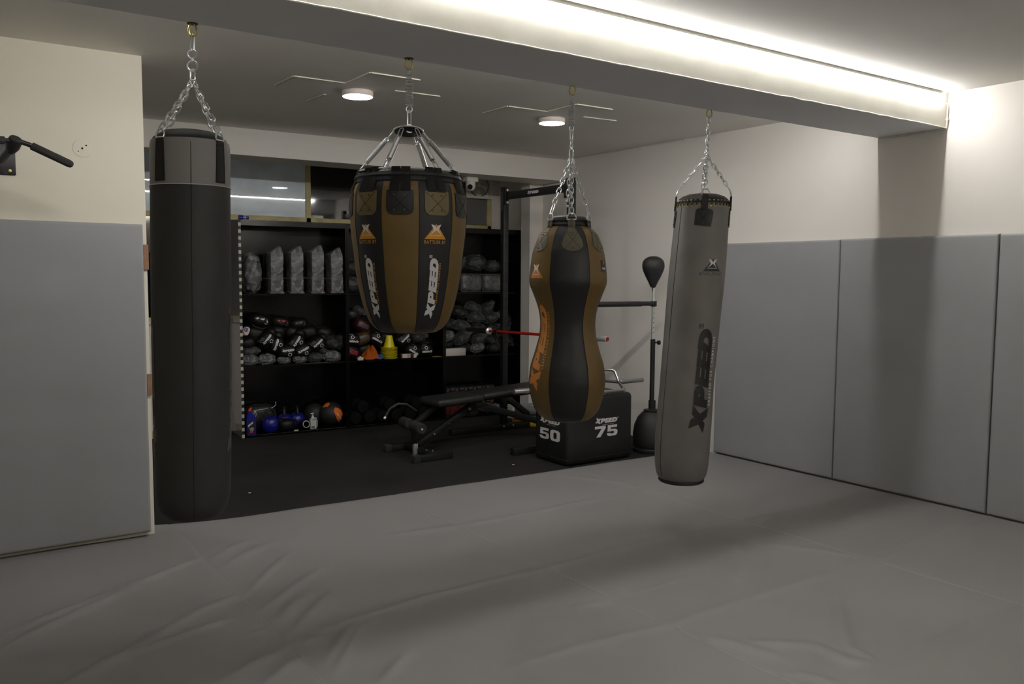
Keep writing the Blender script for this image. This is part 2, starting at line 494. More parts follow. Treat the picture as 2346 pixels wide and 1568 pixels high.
lamp(2.535, 5.58, 'glowing round ceiling lamp between zigzag strips above the round two-tone bag')
lamp(4.255, 5.60, 'glowing round ceiling lamp between zigzag strips above the hourglass bag')
lamp(.15, 7.1, 'added round fill lamp over the storage corner behind the cream wall, outside the picture')  # unseen lamp, added to brighten the shelf side panel and back-room ceiling
if FRONT_LAMPS:
    for p in FRONT_LAMPS:
        lamp(p[0], p[1], 'round ceiling lamp over the mats, outside the picture')

# ---- zigzag trunking on the ceiling
def trunk(pts, label, notch=()):
    h = MB()
    for a, b in zip(pts, pts[1:]):
        h.beam((*a, ZC-.0035), (*b, ZC-.0035), .022, .007)
    o = build('ceiling_trunking', h, 'trunking_white', None, False); tag(o, label, 'trunking', 'zigzag strips on the ceiling')
trunk([(2.004, 5.734), (2.01, 5.40), (2.366, 5.388), (2.371, 5.02), (2.722, 5.018)], 'long zigzag white strip on the ceiling above the round two-tone bag')
trunk([(2.373, 6.109), (2.386, 5.80)], 'short faint white strip on the ceiling behind the lamp over the round bag')
trunk([(2.733, 5.403), (3.079, 5.382)], 'short straight white strip on the ceiling just behind the round bag spring')
trunk([(3.67, 5.719), (3.676, 5.386), (4.042, 5.378), (4.041, 5.021), (4.388, 5.015)], 'long zigzag white strip on the ceiling above the hourglass bag')
trunk([(4.408, 5.381), (4.732, 5.357)], 'short straight white strip on the ceiling beside the hourglass bag spring')

# ---- cables
h = MB(); h.tube([(XR-.004, 7.3-i*.25, ZC-.006+.004*math.sin(i*2.1)) for i in range(9)], .004, 6)
tag(build('cable', h, 'wall_white'), 'thin white cable clipped along the top of the storage side wall', 'cable')
for i, y in enumerate((6.9, 6.3, 5.7)):
    tag(build('cable_clip', MB().box(XR-.014, XR, y-.01, y+.01, ZC-.016, ZC-.003, .002), 'white_plastic'), 'tiny clip holding the cable along the top of the storage side wall', 'clip', 'clips on the high cable')
h = MB(); h.tube([(XR-.03, YF-.012, 2.80), (XR-.012, YF-.006, 2.775), (XR-.012, YF-.006, 2.65), (XR-.006, YF+.0, ZB-.003), (XR-.006, YF+.05, ZB-.006), (XR-.006, YK-.08, ZB-.005)], .006, 8)
h.box(XR-.025, XR, YF-.016, YF-.0, 2.686, 2.70, .002)
tag(build('cable', h, 'wall_white'), 'white cable bent around the end of the beam beside the wall', 'cable')

# ---- mats
RIDGES = [[(0.21,4.26),(0.87,4.61),(1.22,4.83)],[(0.2,4.11),(0.67,4.45),(0.83,4.55)],[(0.39,3.6),(0.67,3.79),(1.01,4.05),(1.26,4.16)],[(0.61,3.73),(0.88,3.81),(1.12,3.88)],[(1.27,4.8),(1.56,5.0)],[(1.28,4.62),(1.61,4.86)],[(1.27,4.15),(1.66,4.63)],[(1.27,3.91),(1.74,4.31)],[(1.27,3.72),(1.49,3.97)],[(1.28,3.57),(1.61,3.92)],[(1.27,3.44),(1.37,3.48)],[(1.27,3.18),(1.57,3.52)],[(1.27,3.07),(1.63,3.54)],[(1.4,2.92),(1.66,3.13)],[(2.22,4.61),(2.73,4.55),(3.23,4.52)],[(1.31,3.52),(1.98,3.61),(2.59,3.62)],[(1.04,3.18),(1.23,3.31)],[(0.9,3.29),(1.2,3.43)],[(1.06,3.66),(1.23,3.66)],[(3.05,4.53),(3.62,4.55),(4.32,4.53)],[(2.43,3.61),(2.81,3.61),(3.48,3.63),(4.26,3.61),(5.3,3.58),(5.72,3.6)],[(2.83,3.08),(3.37,3.07)],[(2.32,3.12),(2.77,3.05)],[(2.66,2.68),(2.9,2.7),(3.69,2.7),(4.28,2.68),(4.82,2.65)],[(4.38,2.74),(5.23,2.74),(5.83,2.75)],[(2.98,1.88),(3.19,1.9),(3.69,1.91),(4.42,1.91)],[(2.86,2.38),(3.11,2.18),(3.1,2.01),(3.18,1.91)],[(3.69,2.47),(3.45,2.27),(3.22,2.08),(3.19,1.92)],[(1.84,2.74),(2.19,2.75),(2.78,2.69)],[(4.15,5.22),(4.36,4.82),(4.34,4.55)],[(4.37,4.57),(4.85,4.95)],[(4.32,4.53),(4.42,4.09)],[(3.88,3.27),(3.6,3.0),(3.45,2.9)],[(2.8,2.09),(2.9,1.93)],[(4.05,3.25),(4.34,2.77)],[(2.77,2.52),(2.82,2.41),(2.9,2.17)]]
SEG = []
for k, r in enumerate(RIDGES):
    nn = len(r)-1
    for j in range(nn): SEG.append((r[j], r[j+1], j == 0, j == nn-1, 1 if (abs(r[0][1]-r[-1][1]) > .12) else .55, k))
def mat_h(x, y):
    z = 0
    for (a, b, first, last, amp, k) in SEG:
        dx, dy = b[0]-a[0], b[1]-a[1]; L2 = dx*dx+dy*dy
        t = ((x-a[0])*dx+(y-a[1])*dy)/L2
        if t < -.3 or t > 1.3: continue
        tc = min(1, max(0, t)); px, py = a[0]+dx*tc-x, a[1]+dy*tc-y
        d2 = px*px+py*py
        if d2 > .02: continue
        s = (px*dy-py*dx)/math.sqrt(L2)
        e = 1.
        if first and t < .35: e *= max(0, (t+.1)/.45)
        if last and t > .65: e *= max(0, (1.1-t)/.45)
        w = .020+.006*(k % 3)
        z = max(z, RH*amp*e*(math.exp(-d2/(w*w)) + .35*math.exp(-d2/(.06*.06))))
    # joints of the panels below and welded seams
    for xs in (1.225, 2.75, 4.36): z -= .0025*math.exp(-((x-xs)/.010)**2)
    z += .003*noise.noise(Vec((x*1.3, y*1.3, 2)))
    n2 = noise.noise(Vec((x*2.3+4, y*3.6, 5))); z += .004*max(0, n2)**1.2
    return z
def edge_y(x):
    if x < 1.10: return 5.45
    if x < 1.9: return 5.50 + .155*((1.9-x)/.8)**2.2
    return 5.50-.030*(x-1.9)
fx = [X0+.02+i*.3 for i in range(int((0-.05-X0)/.3))]
x = .0
while x < 5.828: fx.append(x); x += .0175
fx.append(5.829)
fy = [Y0+.02+i*.3 for i in range(int((1.2-Y0)/.3))]
y = 1.3
while y < 5.45: fy.append(y); y += .0175
fy += [5.46, 5.50]
h = MB(); G = []
for x in fx:
    e = edge_y(x); col_ = []
    for y in fy:
        yy = y if y < 5.0 else 5.0+(y-5.0)*(e-5.0)/.5
        col_.append(h.bm.verts.new((x, yy, mat_h(x, yy) if (x > 0 and y > 1.3) else 0)))
    e = col_[-1].co
    col_.append(h.bm.verts.new((e.x, e.y+.004, e.z-.006))); col_.append(h.bm.verts.new((e.x, e.y+.005, FL+.001)))
    G.append(col_)
for i in range(len(G)-1):
    for j in range(len(G[0])-1): h.face([G[i][j], G[i+1][j], G[i+1][j+1], G[i][j+1]])
mt = build('mat_cover', h, 'vinyl_mat', None, True, 60)
tag(mt, 'wrinkled grey vinyl cover stretched over the training mats, with straight welded seams', 'mat')
h = MB()
for xs in (1.225, 2.75, 4.36):
    h.tube([(xs+.004*math.sin(i*.7), 1.2+i*(5.40-1.2)/60, mat_h(xs, 1.2+i*(5.40-1.2)/60)-.0006) for i in range(61)], .0022, 5)
build('welded_seam', h, 'vinyl_pad', mt)

# ---- wall pads
def pad(x0, x1, y0, y1, z0, z1, front, label, name='wall_pad', seed=0, amp=.003, group=None):
    """soft vinyl covered panel; front = 'x' or 'y' axis of its visible face (towards negative)"""
    h = MB(); nu, nv = 36, 56; T = (x1-x0) if front == 'x' else (y1-y0)
    W_ = (y1-y0) if front == 'x' else (x1-x0); r = .014
    def P(u, v, d):   # u,v in metres along face, d depth behind the front plane
        return Vec((x0+d, y0+u, z0+v)) if front == 'x' else Vec((x0+u, y0+d, z0+v))
    def prof(t, L):
        e = min(t, L-t)
        return r*(1-math.sqrt(max(0, 1-((r-e)/r)**2))) if e < r else 0
    us = [0, .004, .010, .018]+[.018+(W_-.036)*i/nu for i in range(1, nu)]+[W_-.018, W_-.010, W_-.004, W_]
    H = z1-z0; vs = [0, .004, .010, .018]+[.018+(H-.036)*i/nv for i in range(1, nv)]+[H-.018, H-.010, H-.004, H]
    g = []
    for u in us:
        c = []
        for v in vs:
            e = min(u, W_-u, v, H-v); k = min(1, max(0, (e-.01)/.08))
            dd = amp*(noise.noise(Vec((u*1.1, v*5+seed, seed)))+.5*noise.noise(Vec((u*3, v*9, seed+3))))*k
            c.append(h.bm.verts.new(P(u, v, min(r, max(prof(u, W_), prof(v, H)))+dd+amp*.3)))
        g.append(c)
    for i in range(len(us)-1):
        for j in range(len(vs)-1): h.face([g[i][j], g[i+1][j], g[i+1][j+1], g[i][j+1]])
    rim = [g[i][0] for i in range(len(us))]+[g[-1][j] for j in range(1, len(vs))]+[g[i][-1] for i in range(len(us)-2, -1, -1)]+[g[0][j] for j in range(len(vs)-2, 0, -1)]
    bk = []
    for v in rim:
        q = v.co.copy(); 
        if front == 'x': q.x = x1
        else: q.y = y1
        bk.append(h.bm.verts.new(q))
    n = len(rim)
    for i in range(n): h.face([rim[i], rim[(i+1) % n], bk[(i+1) % n], bk[i]])
    h.face(bk)
    return tag(build(name, h, 'vinyl_pad', None, True, 50), label, 'wall pad', group)
YB = [5.214, 3.982, 2.798, 1.610, .42, -.77]
LB = ['grey vinyl wall pad behind the tilted grey bag, first beside the storage area', 'grey vinyl wall pad on the side wall under the end of the beam',
      'grey vinyl wall pad on the side wall cut off by the picture edge', 'grey vinyl wall pad along the side wall, outside the picture', 'grey vinyl wall pad at the near end of the side wall, outside the picture']
for i in range(5):
    pad(5.832, XR-.001, YB[i+1]+.004, YB[i]-.004, .006, 1.890+.003*(i % 2), 'x', LB[i], seed=i*3.7, amp=.0025, group='grey wall pads on the side wall')
pad(-.757, 1.073, 5.400, 5.451, .026, 1.888, 'y', 'wide grey vinyl wall pad with horizontal creases on the cream wall', seed=11, amp=.0045, group='grey wall pads')
pad(-1.88, -.765, 5.400, 5.451, .026, 1.888, 'y', 'grey vinyl wall pad on the cream wall beside the creased one, outside the picture', seed=15, amp=.0045, group='grey wall pads')
# broken plaster / bare wood bits at the wall end
for (z0, z1, dx) in ((1.62, 1.77, .006), (.86, .99, .004)):
    h = MB(); h.box(XL-.022, XL+dx, 5.434, 5.452, z0, z1, .002)
    struct('trim_wood', h, 'bare_wood', False)

# ---- cover plate and screw holes on the cream wall
t = thing('cover_plate', 'round cream blanking plate with three screws on the wall above the pad', 'cover plate', (.768, 5.45, 2.31))
h = MB(); h.lathe([(.051, 0), (.050, .003), (.046, .004), (0, .004)], 40, (.768, 5.452, 2.31), (0, -1, 0)); build('disc', h, 'wall_cream', t)
for dx, dz, r in ((0, 0, .006), (.021, .018, .005), (-.021, -.018, .0035)):
    h = MB(); h.lathe([(r, 0), (r*.8, .0015), (0, .0015)], 10, (.768+dx, 5.4475, 2.31+dz), (0, -1, 0)); build('screw', h, 'stitch_dark', t)

# ---- wall pull-up bar
t = thing('pull_up_bar', 'black foam-gripped pull-up bar bolted to the cream wall', 'pull-up bar', (.25, 5.452, 2.2))
h = MB(); h.box(.18, .434, 5.440, 5.452, 2.132, 2.32, .006); build('mounting_plate', h, 'powder_black', t)
for x, z in ((.405, 2.155), (.22, 2.155), (.405, 2.295), (.22, 2.295)):
    build('bolt', MB().lathe([(.009, 0), (.009, .006), (0, .008)], 6, (x, 5.440, z), (0, -1, 0)), 'brass', t)
g0, g1 = Vec((.462, 5.0, 2.248)), Vec((.644, 5.0, 2.166))
h = MB(); h.tube([(-.05, 5.0, 2.260), (.30, 5.0, 2.260), (.40, 5.0, 2.260), (.43, 5.0, 2.258), g0, g1], .0125, 12); build('bar', h, 'powder_black', t)
dg = (g1-g0).normalized()
h = MB(); h.lathe([(.017, .0), (.020, .004), (.020, .185), (.017, .199), (.009, .206), (0, .207)], 20, g0+dg*.01, dg); build('grip', h, 'foam_black', t)
h = MB(); h.lathe([(.0, 0), (.020, .003), (.020, .35), (.017, .354), (0, .354)], 20, (.002, 5.0, 2.260), (1, 0, 0)); build('grip', h, 'foam_black', t)
h = MB(); h.lathe([(.030, 0), (.033, .01), (.033, .05), (.024, .075), (.02, .085), (0, .085)], 16, (.405, 5.0, 2.272), (-.25, .55, -.62)); build('elbow_joint', h, 'pad_black', t)
h = MB(); h.tube([(.400, 5.0, 2.25), (.36, 5.2, 2.19), (.30, 5.44, 2.16)], .019, 12); build('arm', h, 'powder_black', t)
h = MB(); h.tube([(.30, 5.2, 2.17), (.33, 5.44, 2.30)], .011, 10); build('brace', h, 'steel_dull', t)
# ---------------------------------------------------------------- hanging bags
class Bag:
    """body of revolution hung at (cx,cy); angles measured from the side that faces the room's front corner"""
    def __init__(s, cx, cy, prof, cfun=None):
        s.prof = sorted(prof, key=lambda p: p[1]); s.c = cfun or (lambda z: (cx, cy)); s.cx, s.cy = cx, cy
        v = Vec((cx, cy, 0)).normalized()      # from camera to bag
        s.F = -v; s.Rt = Vec((v.y, -v.x, 0))
    def r(s, z):
        P = s.prof
        if z <= P[0][1]: return P[0][0]
        for (r0, z0), (r1, z1) in zip(P, P[1:]):
            if z <= z1:
                return r0+(r1-r0)*((z-z0)/(z1-z0) if z1 > z0 else 1)
        return P[-1][0]
    def pos(s, deg, z, off=0):
        a = math.radians(deg); c = s.c(z); rr = s.r(z)+off
        return Vec((c[0], c[1], z)) + (s.F*math.cos(a)+s.Rt*math.sin(a))*rr
    def map(s, deg0, z0, rot=0, r0=None):
        """2D artwork -> surface.  rot=90: artwork +u runs upwards (reads bottom to top)"""
        rb = r0 or s.r(z0)
        def fn(u, v, off):
            if rot == 90: u, v = -v, u
            return s.pos(deg0+math.degrees(u/rb), z0+v, off)
        return fn
    def mesh(s, zs, n=72, mfun=None, bottom=True, top=True, wob=0, a0=0):
        h = MB(); rings = []
        for z in zs:
            rings.append([h.bm.verts.new(s.pos(a0+360*k/n, z, (wob*noise.noise(Vec((math.cos(2*PI*k/n)*2, math.sin(2*PI*k/n)*2, z*4))) if wob else 0))) for k in range(n)])
        for i in range(len(zs)-1):
            for k in range(n):
                f = h.face([rings[i][k], rings[i][(k+1) % n], rings[i+1][(k+1) % n], rings[i+1][k]])
                if f and mfun: f.material_index = mfun(a0+360*(k+.5)/n, (zs[i]+zs[i+1])/2)
        if bottom: h.face(rings[0][::-1])
        if top: h.face(rings[-1])
        return h
    def seam(s, deg, z0, z1, r=.0016, off=.0006):
        return MB().tube([s.pos(deg, z0+(z1-z0)*i/60, off) for i in range(61)], r, 5)
    def hoop(s, z, r=.0016, off=.0006, n=72):
        return MB().tube([s.pos(360*k/n, z, off) for k in range(n)], r, 5, closed=True)
def smooth_prof(P, n=6):
    """Catmull-Rom through (r,z) samples"""
    P = [Vec((a, b)) for a, b in P]; out = []
    for i in range(len(P)-1):
        p0 = P[max(0, i-1)]; p1 = P[i]; p2 = P[i+1]; p3 = P[min(len(P)-1, i+2)]
        for k in range(n):
            t = k/n
            q = .5*((2*p1)+(-p0+p2)*t+(2*p0-5*p1+4*p2-p3)*t*t+(-p0+3*p1-3*p2+p3)*t**3)
            out.append((max(.0005, q.x), q.y))
    out.append((P[-1].x, P[-1].y)); return out
def frange(a, b, n): return [a+(b-a)*i/n for i in range(n+1)]
def dring(h, c, along, up, w=.040, hh=.034, r=.0034):
    """D ring: flat bar along `along`, bow towards `up`"""
    c, al, up = Vec(c), Vec(along).normalized(), Vec(up).normalized(); pts = [c-al*w/2, c+al*w/2]
    for i in range(1, 12):
        t = PI*i/12; pts.append(c+al*math.cos(t)*w/2*1.04+up*math.sin(t)*hh)
    h.tube(pts, r, 6, closed=True)
def carabiner(h, a, b, side, w=.024, r=.0034):
    h.link(a, b, side, w, r, 6)
    a, b = Vec(a), Vec(b)
def eyebolt(t, x, y, plate=True):
    h = MB()
    if plate: h.lathe([(.022, 0), (.022, -.003), (0, -.003)], 18, (x, y, ZB)); build('bolt_plate', h, 'bronze', t)
    h = MB(); a = Vec((1, -.6, 0)).normalized(); pts = []
    for i in range(15):
        tt = PI/2+.35+(2*PI-.7)*i/14; s = math.sin(tt); c = math.cos(tt)
        pts.append(Vec((x, y, ZB-.030))+a*c*.017+Vec((0, 0, 1))*(s*.022+(.008 if s > .6 else 0)))
    h.tube(pts, .0042, 8); build('eye_bolt', h, 'brass', t)
    return Vec((x, y, ZB-.052))

def stitches(h, fn, a, b, r=.0009, off=.0045):
    n = 8; h.tube([fn(a[0]+(b[0]-a[0])*i/n, a[1]+(b[1]-a[1])*i/n, off) for i in range(n+1)], r, 4)
def roundrect(w, hh, r, top_round=False, n=5):
    P = []
    for (cx, cy, a0, rr) in ((w/2, hh, 0, r if top_round else .003), (-w/2, hh, 90, r if top_round else .003), (-w/2, 0, 180, r), (w/2, 0, 270, r)):
        sx = -1 if cx > 0 else 1; sy = -1 if cy > 0 else 1
        for i in range(n+1):
            a = math.radians(a0+90*i/n); P.append((cx+sx*rr+rr*math.cos(a), cy+sy*rr+rr*math.sin(a)))
    return P

# ======== 1: tall charcoal bag with grey collar
bx, by = .955, 3.73
t = thing('punching_bag', 'tall charcoal punching bag with a grey collar hanging beside the cream wall', 'punching bag', (bx, by, .55))
cf1 = lambda z: (bx-.020-(2.15-z)*.014, by)
P1 = smooth_prof([(.004, .548), (.09, .553), (.128, .580), (.148, .635), (.154, .72), (.1560, .9), (.1585, 1.15), (.1600, 1.4), (.1600, 1.7), (.1590, 1.955), (.1590, 2.05), (.1575, 2.125), (.1540, 2.146)])
B = Bag(bx, by, P1, cf1)
zs = sorted({p[1] for p in P1 if p[1] <= 1.960})+[1.960]
build('body', B.mesh(zs, top=False, wob=.0015), 'coal_leather', t)
build('collar', B.mesh(frange(1.960, 2.146, 16), bottom=False, top=False, wob=.003), 'grey_leather', t)
build('piping', B.hoop(1.960, .0024), 'steel_dull', t)
h = MB(); R = []
for r_, z_ in ((.152, 2.143), (.145, 2.158), (.130, 2.170), (.105, 2.186), (.07, 2.193), (.0, 2.196)):
    R.append((r_, z_))
c = cf1(2.15); h.lathe(R, 60, (c[0], c[1], 0), cap=False); build('top_cap', h, 'black_leather', t)
build('side_seam', B.seam(1, .56, 2.13), 'stitch_dark', t)
top1 = eyebolt(t, bx, by)
h = MB(); h.link(top1+Vec((0, 0, .008)), top1-Vec((.004, 0, .060)), (1, .8, 0), .022, .003); build('snap_hook', h, 'chrome', t)
h = MB(); q = top1-Vec((.004, 0, .052))
h.ring(q-Vec((0, 0, .022)), .018, .0036, (.57, .82, 0), 20, 6); h.lathe([(.007, 0), (.007, -.012), (0, -.012)], 12, q-Vec((0, 0, .038)))
h.ring(q-Vec((0, 0, .070)), .021, .0038, (.57, .82, 0), 20, 6); build('swivel', h, 'chrome', t)
jn = q-Vec((0, 0, .088)); h = MB(); h.link(jn+Vec((0, 0, .004)), jn-Vec((0, 0, .045)), (.8, -.5, 0), .018, .0032); build('top_link', h, 'chrome', t)
jn = jn-Vec((0, 0, .044))
for a in (-46, 47, 134, 226):
    f = B.map(a, 1.972)
    F_ = Flat().poly([(-.026, .0), (.026, .0), (.021, .158), (-.021, .158)]).cut(.012); h = MB(); F_.onto(h, f, .0036, .0046)
    pt = build('strap_patch', h, 'strap_black', t)
    h = MB()
    for p0, p1 in (((-.023, .004), (.023, .004)), ((-.023, .004), (-.0185, .154)), ((.023, .004), (.0185, .154)), ((-.0185, .154), (.0185, .154))): stitches(h, f, p0, p1, off=.0040)
    build('stitching', h, 'stitch_dark', pt)
    h = MB(); F_ = Flat().poly([(-.019, .155), (.019, .155), (.019, .172), (-.019, .172)]).cut(.01); F_.onto(h, f, .006, .007)
    lp = build('webbing_loop', h, 'strap_black', t)
    c0 = B.pos(a, 2.146, .004); al = B.pos(a+8, 2.146)-B.pos(a-8, 2.146); inw = (jn-c0).normalized()
    ru = (inw*.5+Vec((0, 0, 1))).normalized(); h = MB(); dring(h, c0, al, ru, .044, .036, .0036); build('d_ring', h, 'chrome', t)
    h = MB(); h.chain(c0+ru*.034, jn, .030, .021, .0033); build('chain', h, 'chrome', t)
# faint wordmarks on both flanks
for a, z in ((-86, 1.12), (88, 1.12)):
    h = MB(); F_ = Flat(); wordmark(F_, .62, tall=1.15); F_.cut(.012).onto(h, B.map(a, z, 90), .0009); build('printed_logo', h, 'print_dim', t)

# ======== 2: round two-tone bag on a spring cradle
bx, by = 1.954, 3.72
k2 = .002110
P2 = [(61, 1.320), (77, 1.336), (90, 1.366), (97.5, 1.401), (105.5, 1.452), (111.5, 1.503), (121, 1.607), (126, 1.709), (131.5, 1.80), (133.5, 1.900), (132.5, 1.955), (129, 2.000), (122, 2.030)]
P2 = smooth_prof([(.02, 1.314), (.085, 1.316)]+[(hw*k2, z) for hw, z in P2], 5)
B = Bag(bx, by, P2)
t = thing('punching_bag', 'wide round punching bag of alternating olive and black panels hung on a ring of springs', 'punching bag', (bx, by, 1.31))
zs = sorted({p[1] for p in P2})
pan = lambda d, z: int(math.floor((d-10)/36)) % 2
build('body', B.mesh(zs, 120, mfun=lambda d, z: 0 if pan(d, z) == 0 else 1, wob=.0015, a0=1), ['black_leather', 'olive_leather'], t)
h = MB()
for k in range(10): h.tube([B.pos(10+36*k, 1.318+(2.02-1.318)*i/50, .0004) for i in range(51)], .0018, 4)
build('panel_seams', h, 'stitch_dark', t)['kind'] = 'stuff'
build('bottom_piping', B.hoop(1.322, .003), 'olive_patch', t)
h = MB(); h.lathe([(.256, 2.022), (.262, 2.034), (.256, 2.050), (.262, 2.058), (.250, 2.076), (.225, 2.082), (.0, 2.060)], 72, (bx, by, 0), cap=False); build('top_rim', h, 'black_leather', t)
# suspension ring
ZR, RR = 2.080, .243
h = MB(); h.ring((bx, by, ZR+.008), RR, .0048, n=64, k=8); build('suspension_ring', h, 'chrome', t)
top2 = eyebolt(t, bx, by-.01)
h = MB(); h.tube([top2+Vec((0, 0, .012)), top2-Vec((0, 0, .025))], .0024, 6)
z0 = top2.z-.022; h.spring((bx, by-.01, z0), (bx, by-.01, z0-.152), .0165, .0030, 19, .5); build('coil_spring', h, 'steel_dull', t)
z1 = z0-.152
h = MB(); h.ring((bx, by-.01, z1-.014), .0145, .0030, (.4, .9, 0), 18, 6); h.link((bx, by-.01, z1-.020), (bx, by-.01, z1-.098), (1, .2, 0), .020, .0034)
build('carabiner', h, 'chrome', t)
ZD = z1-.118
h = MB(); h.ring((bx, by-.01, ZD+.012), .018, .0042, (.1, 1, 0), 16, 6); build('hub_loop', h, 'chrome', t)
hax = (Vec((0, 0, 1))-B.F*.20).normalized(); h = MB(); h.lathe([(0, .004), (.066, .004), (.069, .001), (.069, -.002), (.066, -.004), (0, -.004)], 48, (bx, by, ZD), hax); hd = build('hub_disc', h, 'powder_black', t)
h = MB(); h.lathe([(.068, -.003), (.0745, -.002), (.0745, .003), (.060, .0055), (.060, .0042), (.068, .003), (.068, -.003)], 48, (bx, by, ZD), hax, cap=False); build('steel_rim', h, 'chrome', hd)
for k in range(6):
    a = math.radians(-28+60*k+2); dv = B.F*math.cos(a)+B.Rt*math.sin(a)
    p0 = Vec((bx, by, ZD))+dv*.066; p1 = Vec((bx, by, ZR+.010))+dv*RR; e = (p1-p0).normalized(); sd = dv.cross(Vec((0, 0, 1)))
    h = MB(); carabiner(h, p0+Vec((0, 0, .006)), p0+e*.058, sd, .020, .0026); build('carabiner', h, 'chrome', t)
    h = MB(); h.spring(p0+e*.062, p1-e*.060, .0105, .0026, 34)
    h.ring(p0+e*.056, .0085, .0026, sd+e*.2, 12, 5); h.ring(p1-e*.055, .0095, .0028, sd+e*.2, 12, 5); build('suspension_spring', h, 'steel_dull', t)
    h = MB(); carabiner(h, p1-e*.054, p1+e*.008, sd, .022, .0028); build('carabiner', h, 'chrome', t)
# straps and patches, centred on the panels
for k in range(10):
    a = 28+36*k; onblack = pan(a, 0) == 0
    col_ = 'olive_patch' if onblack else 'black_leather'
    zt = 1.985; ph = .112
    f = B.map(a, zt-ph)
    h = MB(); Flat().poly(roundrect(.126, ph, .030)).cut(.012).onto(h, f, .0045, .0065); pt = build('leather_patch', h, col_, t)
    h = MB()
    for p0, p1 in (((-.045, .012), (.055, .104)), ((.045, .012), (-.055, .104))): stitches(h, f, p0, p1, .0010, .0048)
    build('stitching', h, 'stitch_dark', pt)
    for u, v in ((-.026, .022), (.022, .022), (-.026, .090), (.022, .090)):
        c_ = f(u, v, .0045); nrm = (f(u, v, .02)-f(u, v, 0)).normalized()
        build('rivet', MB().lathe([(.0058, 0), (.005, .002), (.0024, .0015), (0, .001)], 10, c_, nrm), 'bronze', pt)
    for s_ in (-1, 1):
        h = MB(); w_ = .0455; u0 = s_*.0245
        def strapP(u, q):
            # path: down the outside, over the ring
            ang = a+math.degrees((u0+u)/.27); aa = math.radians(ang); dv = B.F*math.cos(aa)+B.Rt*math.sin(aa)
            path = [(B.r(zt-.006)+.005, zt-.006), (B.r(2.010)+.008, 2.010), (.262, 2.036), (.254, 2.070), (RR+.007, ZR+.008), (RR+.002, ZR+.016), (RR-.006, ZR+.010), (RR-.007, ZR-.01), (.244, 2.05)]
            r_, z_ = path[q]; return Vec((bx, by, z_))+dv*r_
        rows = [[h.bm.verts.new(strapP(-w_/2+w_*i/2, q)) for i in range(3)] for q in range(9)]
        for q in range(8):
            for i in range(2): h.face([rows[q][i], rows[q][i+1], rows[q+1][i+1], rows[q+1][i]])
        bmesh.ops.solidify(h.bm, geom=h.bm.faces[:], thickness=-.0025)
        build('webbing_strap', h, 'strap_black', t)
def tri_logo(parent, fn_of, w, mt_tri, mt_x, mt_txt, text, tw=.75):
    """triangle emblem with a winged X and a line of lettering under it"""
    S = lambda x, y: (x*w, y*w)
    h = MB(); F_ = Flat().poly(TRI, fn=S); F_.cut(.012).onto(h, fn_of, .0010); build('printed_triangle', h, mt_tri, parent)
    h = MB(); F_ = Flat().poly(XSH, fn=S); F_.poly([(-.28, .145), (.28, .145), (.28, .165), (-.28, .165)], fn=S); F_.cut(.012).onto(h, fn_of, .0016); build('printed_emblem', h, mt_x, parent)
    h = MB(); F_ = Flat().text(text, lambda x, y: (x*w, y*w-.19*w), .20, .001, tw, 1.12); F_.cut(.014).onto(h, fn_of, .0010); build('printed_lettering', h, mt_txt, parent)
def word_logo(parent, fn, w, m1, m2, tall=1.1, tagline=True):
    h = MB(); F_ = Flat(); kk, ff = wordmark(F_, w, tall=tall); F_.cut(.012).onto(h, fn, .0010); build('printed_logo', h, m1, parent)
    if tagline:
        h = MB(); F_ = Flat().text('CRAFTED FOR CHAMPIONS', lambda x, y: (x*w*.0595+w*.085, y*w*.075-w*.112*tall), .62, .02, 1., 1.55); F_.cut(.02).onto(h, fn, .0010); build('printed_lettering', h, m2, parent)
for a in (-44, 28, 100, 172):
    tri_logo(t, B.map(a-1, 1.764), .112, 'print_gold', 'print_white', 'print_gold', 'BATTLER BT', .86)
    word_logo(t, B.map(a-1, 1.535, 90, .245), .285, 'print_white', 'print_gold', 1.04)

# ======== 3: hourglass bag
bx, by = 2.955, 3.71
k3 = .002405
R3 = [(520,48),(527,56),(540,67),(556,74),(575,81),(590,84),(605,86),(630,88.5),(643,89),(655,86.5),(670,80),(690,72.5),(705,67.5),(725,64),(742,63),(766,65),(783,69),(808,76),(833,84),(858,87.5),(875,88.5),(899,85.5),(916,81),(933,75.5),(945,68),(954,58),(960,46)]
P3 = smooth_prof([(.03, .786), (.085, .788)]+[(hw*k3, 1.929-(y-495)*.002445) for y, hw in reversed(R3)], 4)
cf3 = lambda z: (bx-.012, by)
B = Bag(bx, by, P3, cf3)
t = thing('punching_bag', 'hourglass-shaped punching bag with black and olive panels hung in front of the numbered black block', 'punching bag', (bx, by, .78))
zs = sorted({p[1] for p in P3})
pan3 = lambda d, z: int(math.floor((d+27)/60)) % 2
build('body', B.mesh(zs, 120, mfun=lambda d, z: pan3(d, z), wob=.0015, a0=0), ['black_leather', 'olive_leather'], t)
h = MB()
for k in range(6): h.tube([B.pos(-27+60*k, .792+(1.865-.792)*i/80, .0004) for i in range(81)], .0017, 4)
build('panel_seams', h, 'stitch_dark', t)['kind'] = 'stuff'
build('bottom_piping', B.hoop(.800, .003), 'olive_patch', t)
c = cf3(1.9); h = MB(); h.lathe([(.112, 1.865), (.116, 1.878), (.110, 1.888), (.114, 1.900), (.106, 1.915), (.08, 1.926), (0, 1.932)], 60, (c[0], c[1], 0), cap=False); build('top_cap', h, 'black_leather', t)
top3 = eyebolt(t, bx, by-.005, False)
h = MB(); h.tube([top3+Vec((0, 0, .012)), top3-Vec((0, 0, .03))], .0026, 6)
z0 = top3.z-.026; h.spring((bx, by, z0), (bx, by, z0-.140), .0150, .0028, 19, .5); build('coil_spring', h, 'steel_dull', t)
z1 = z0-.140
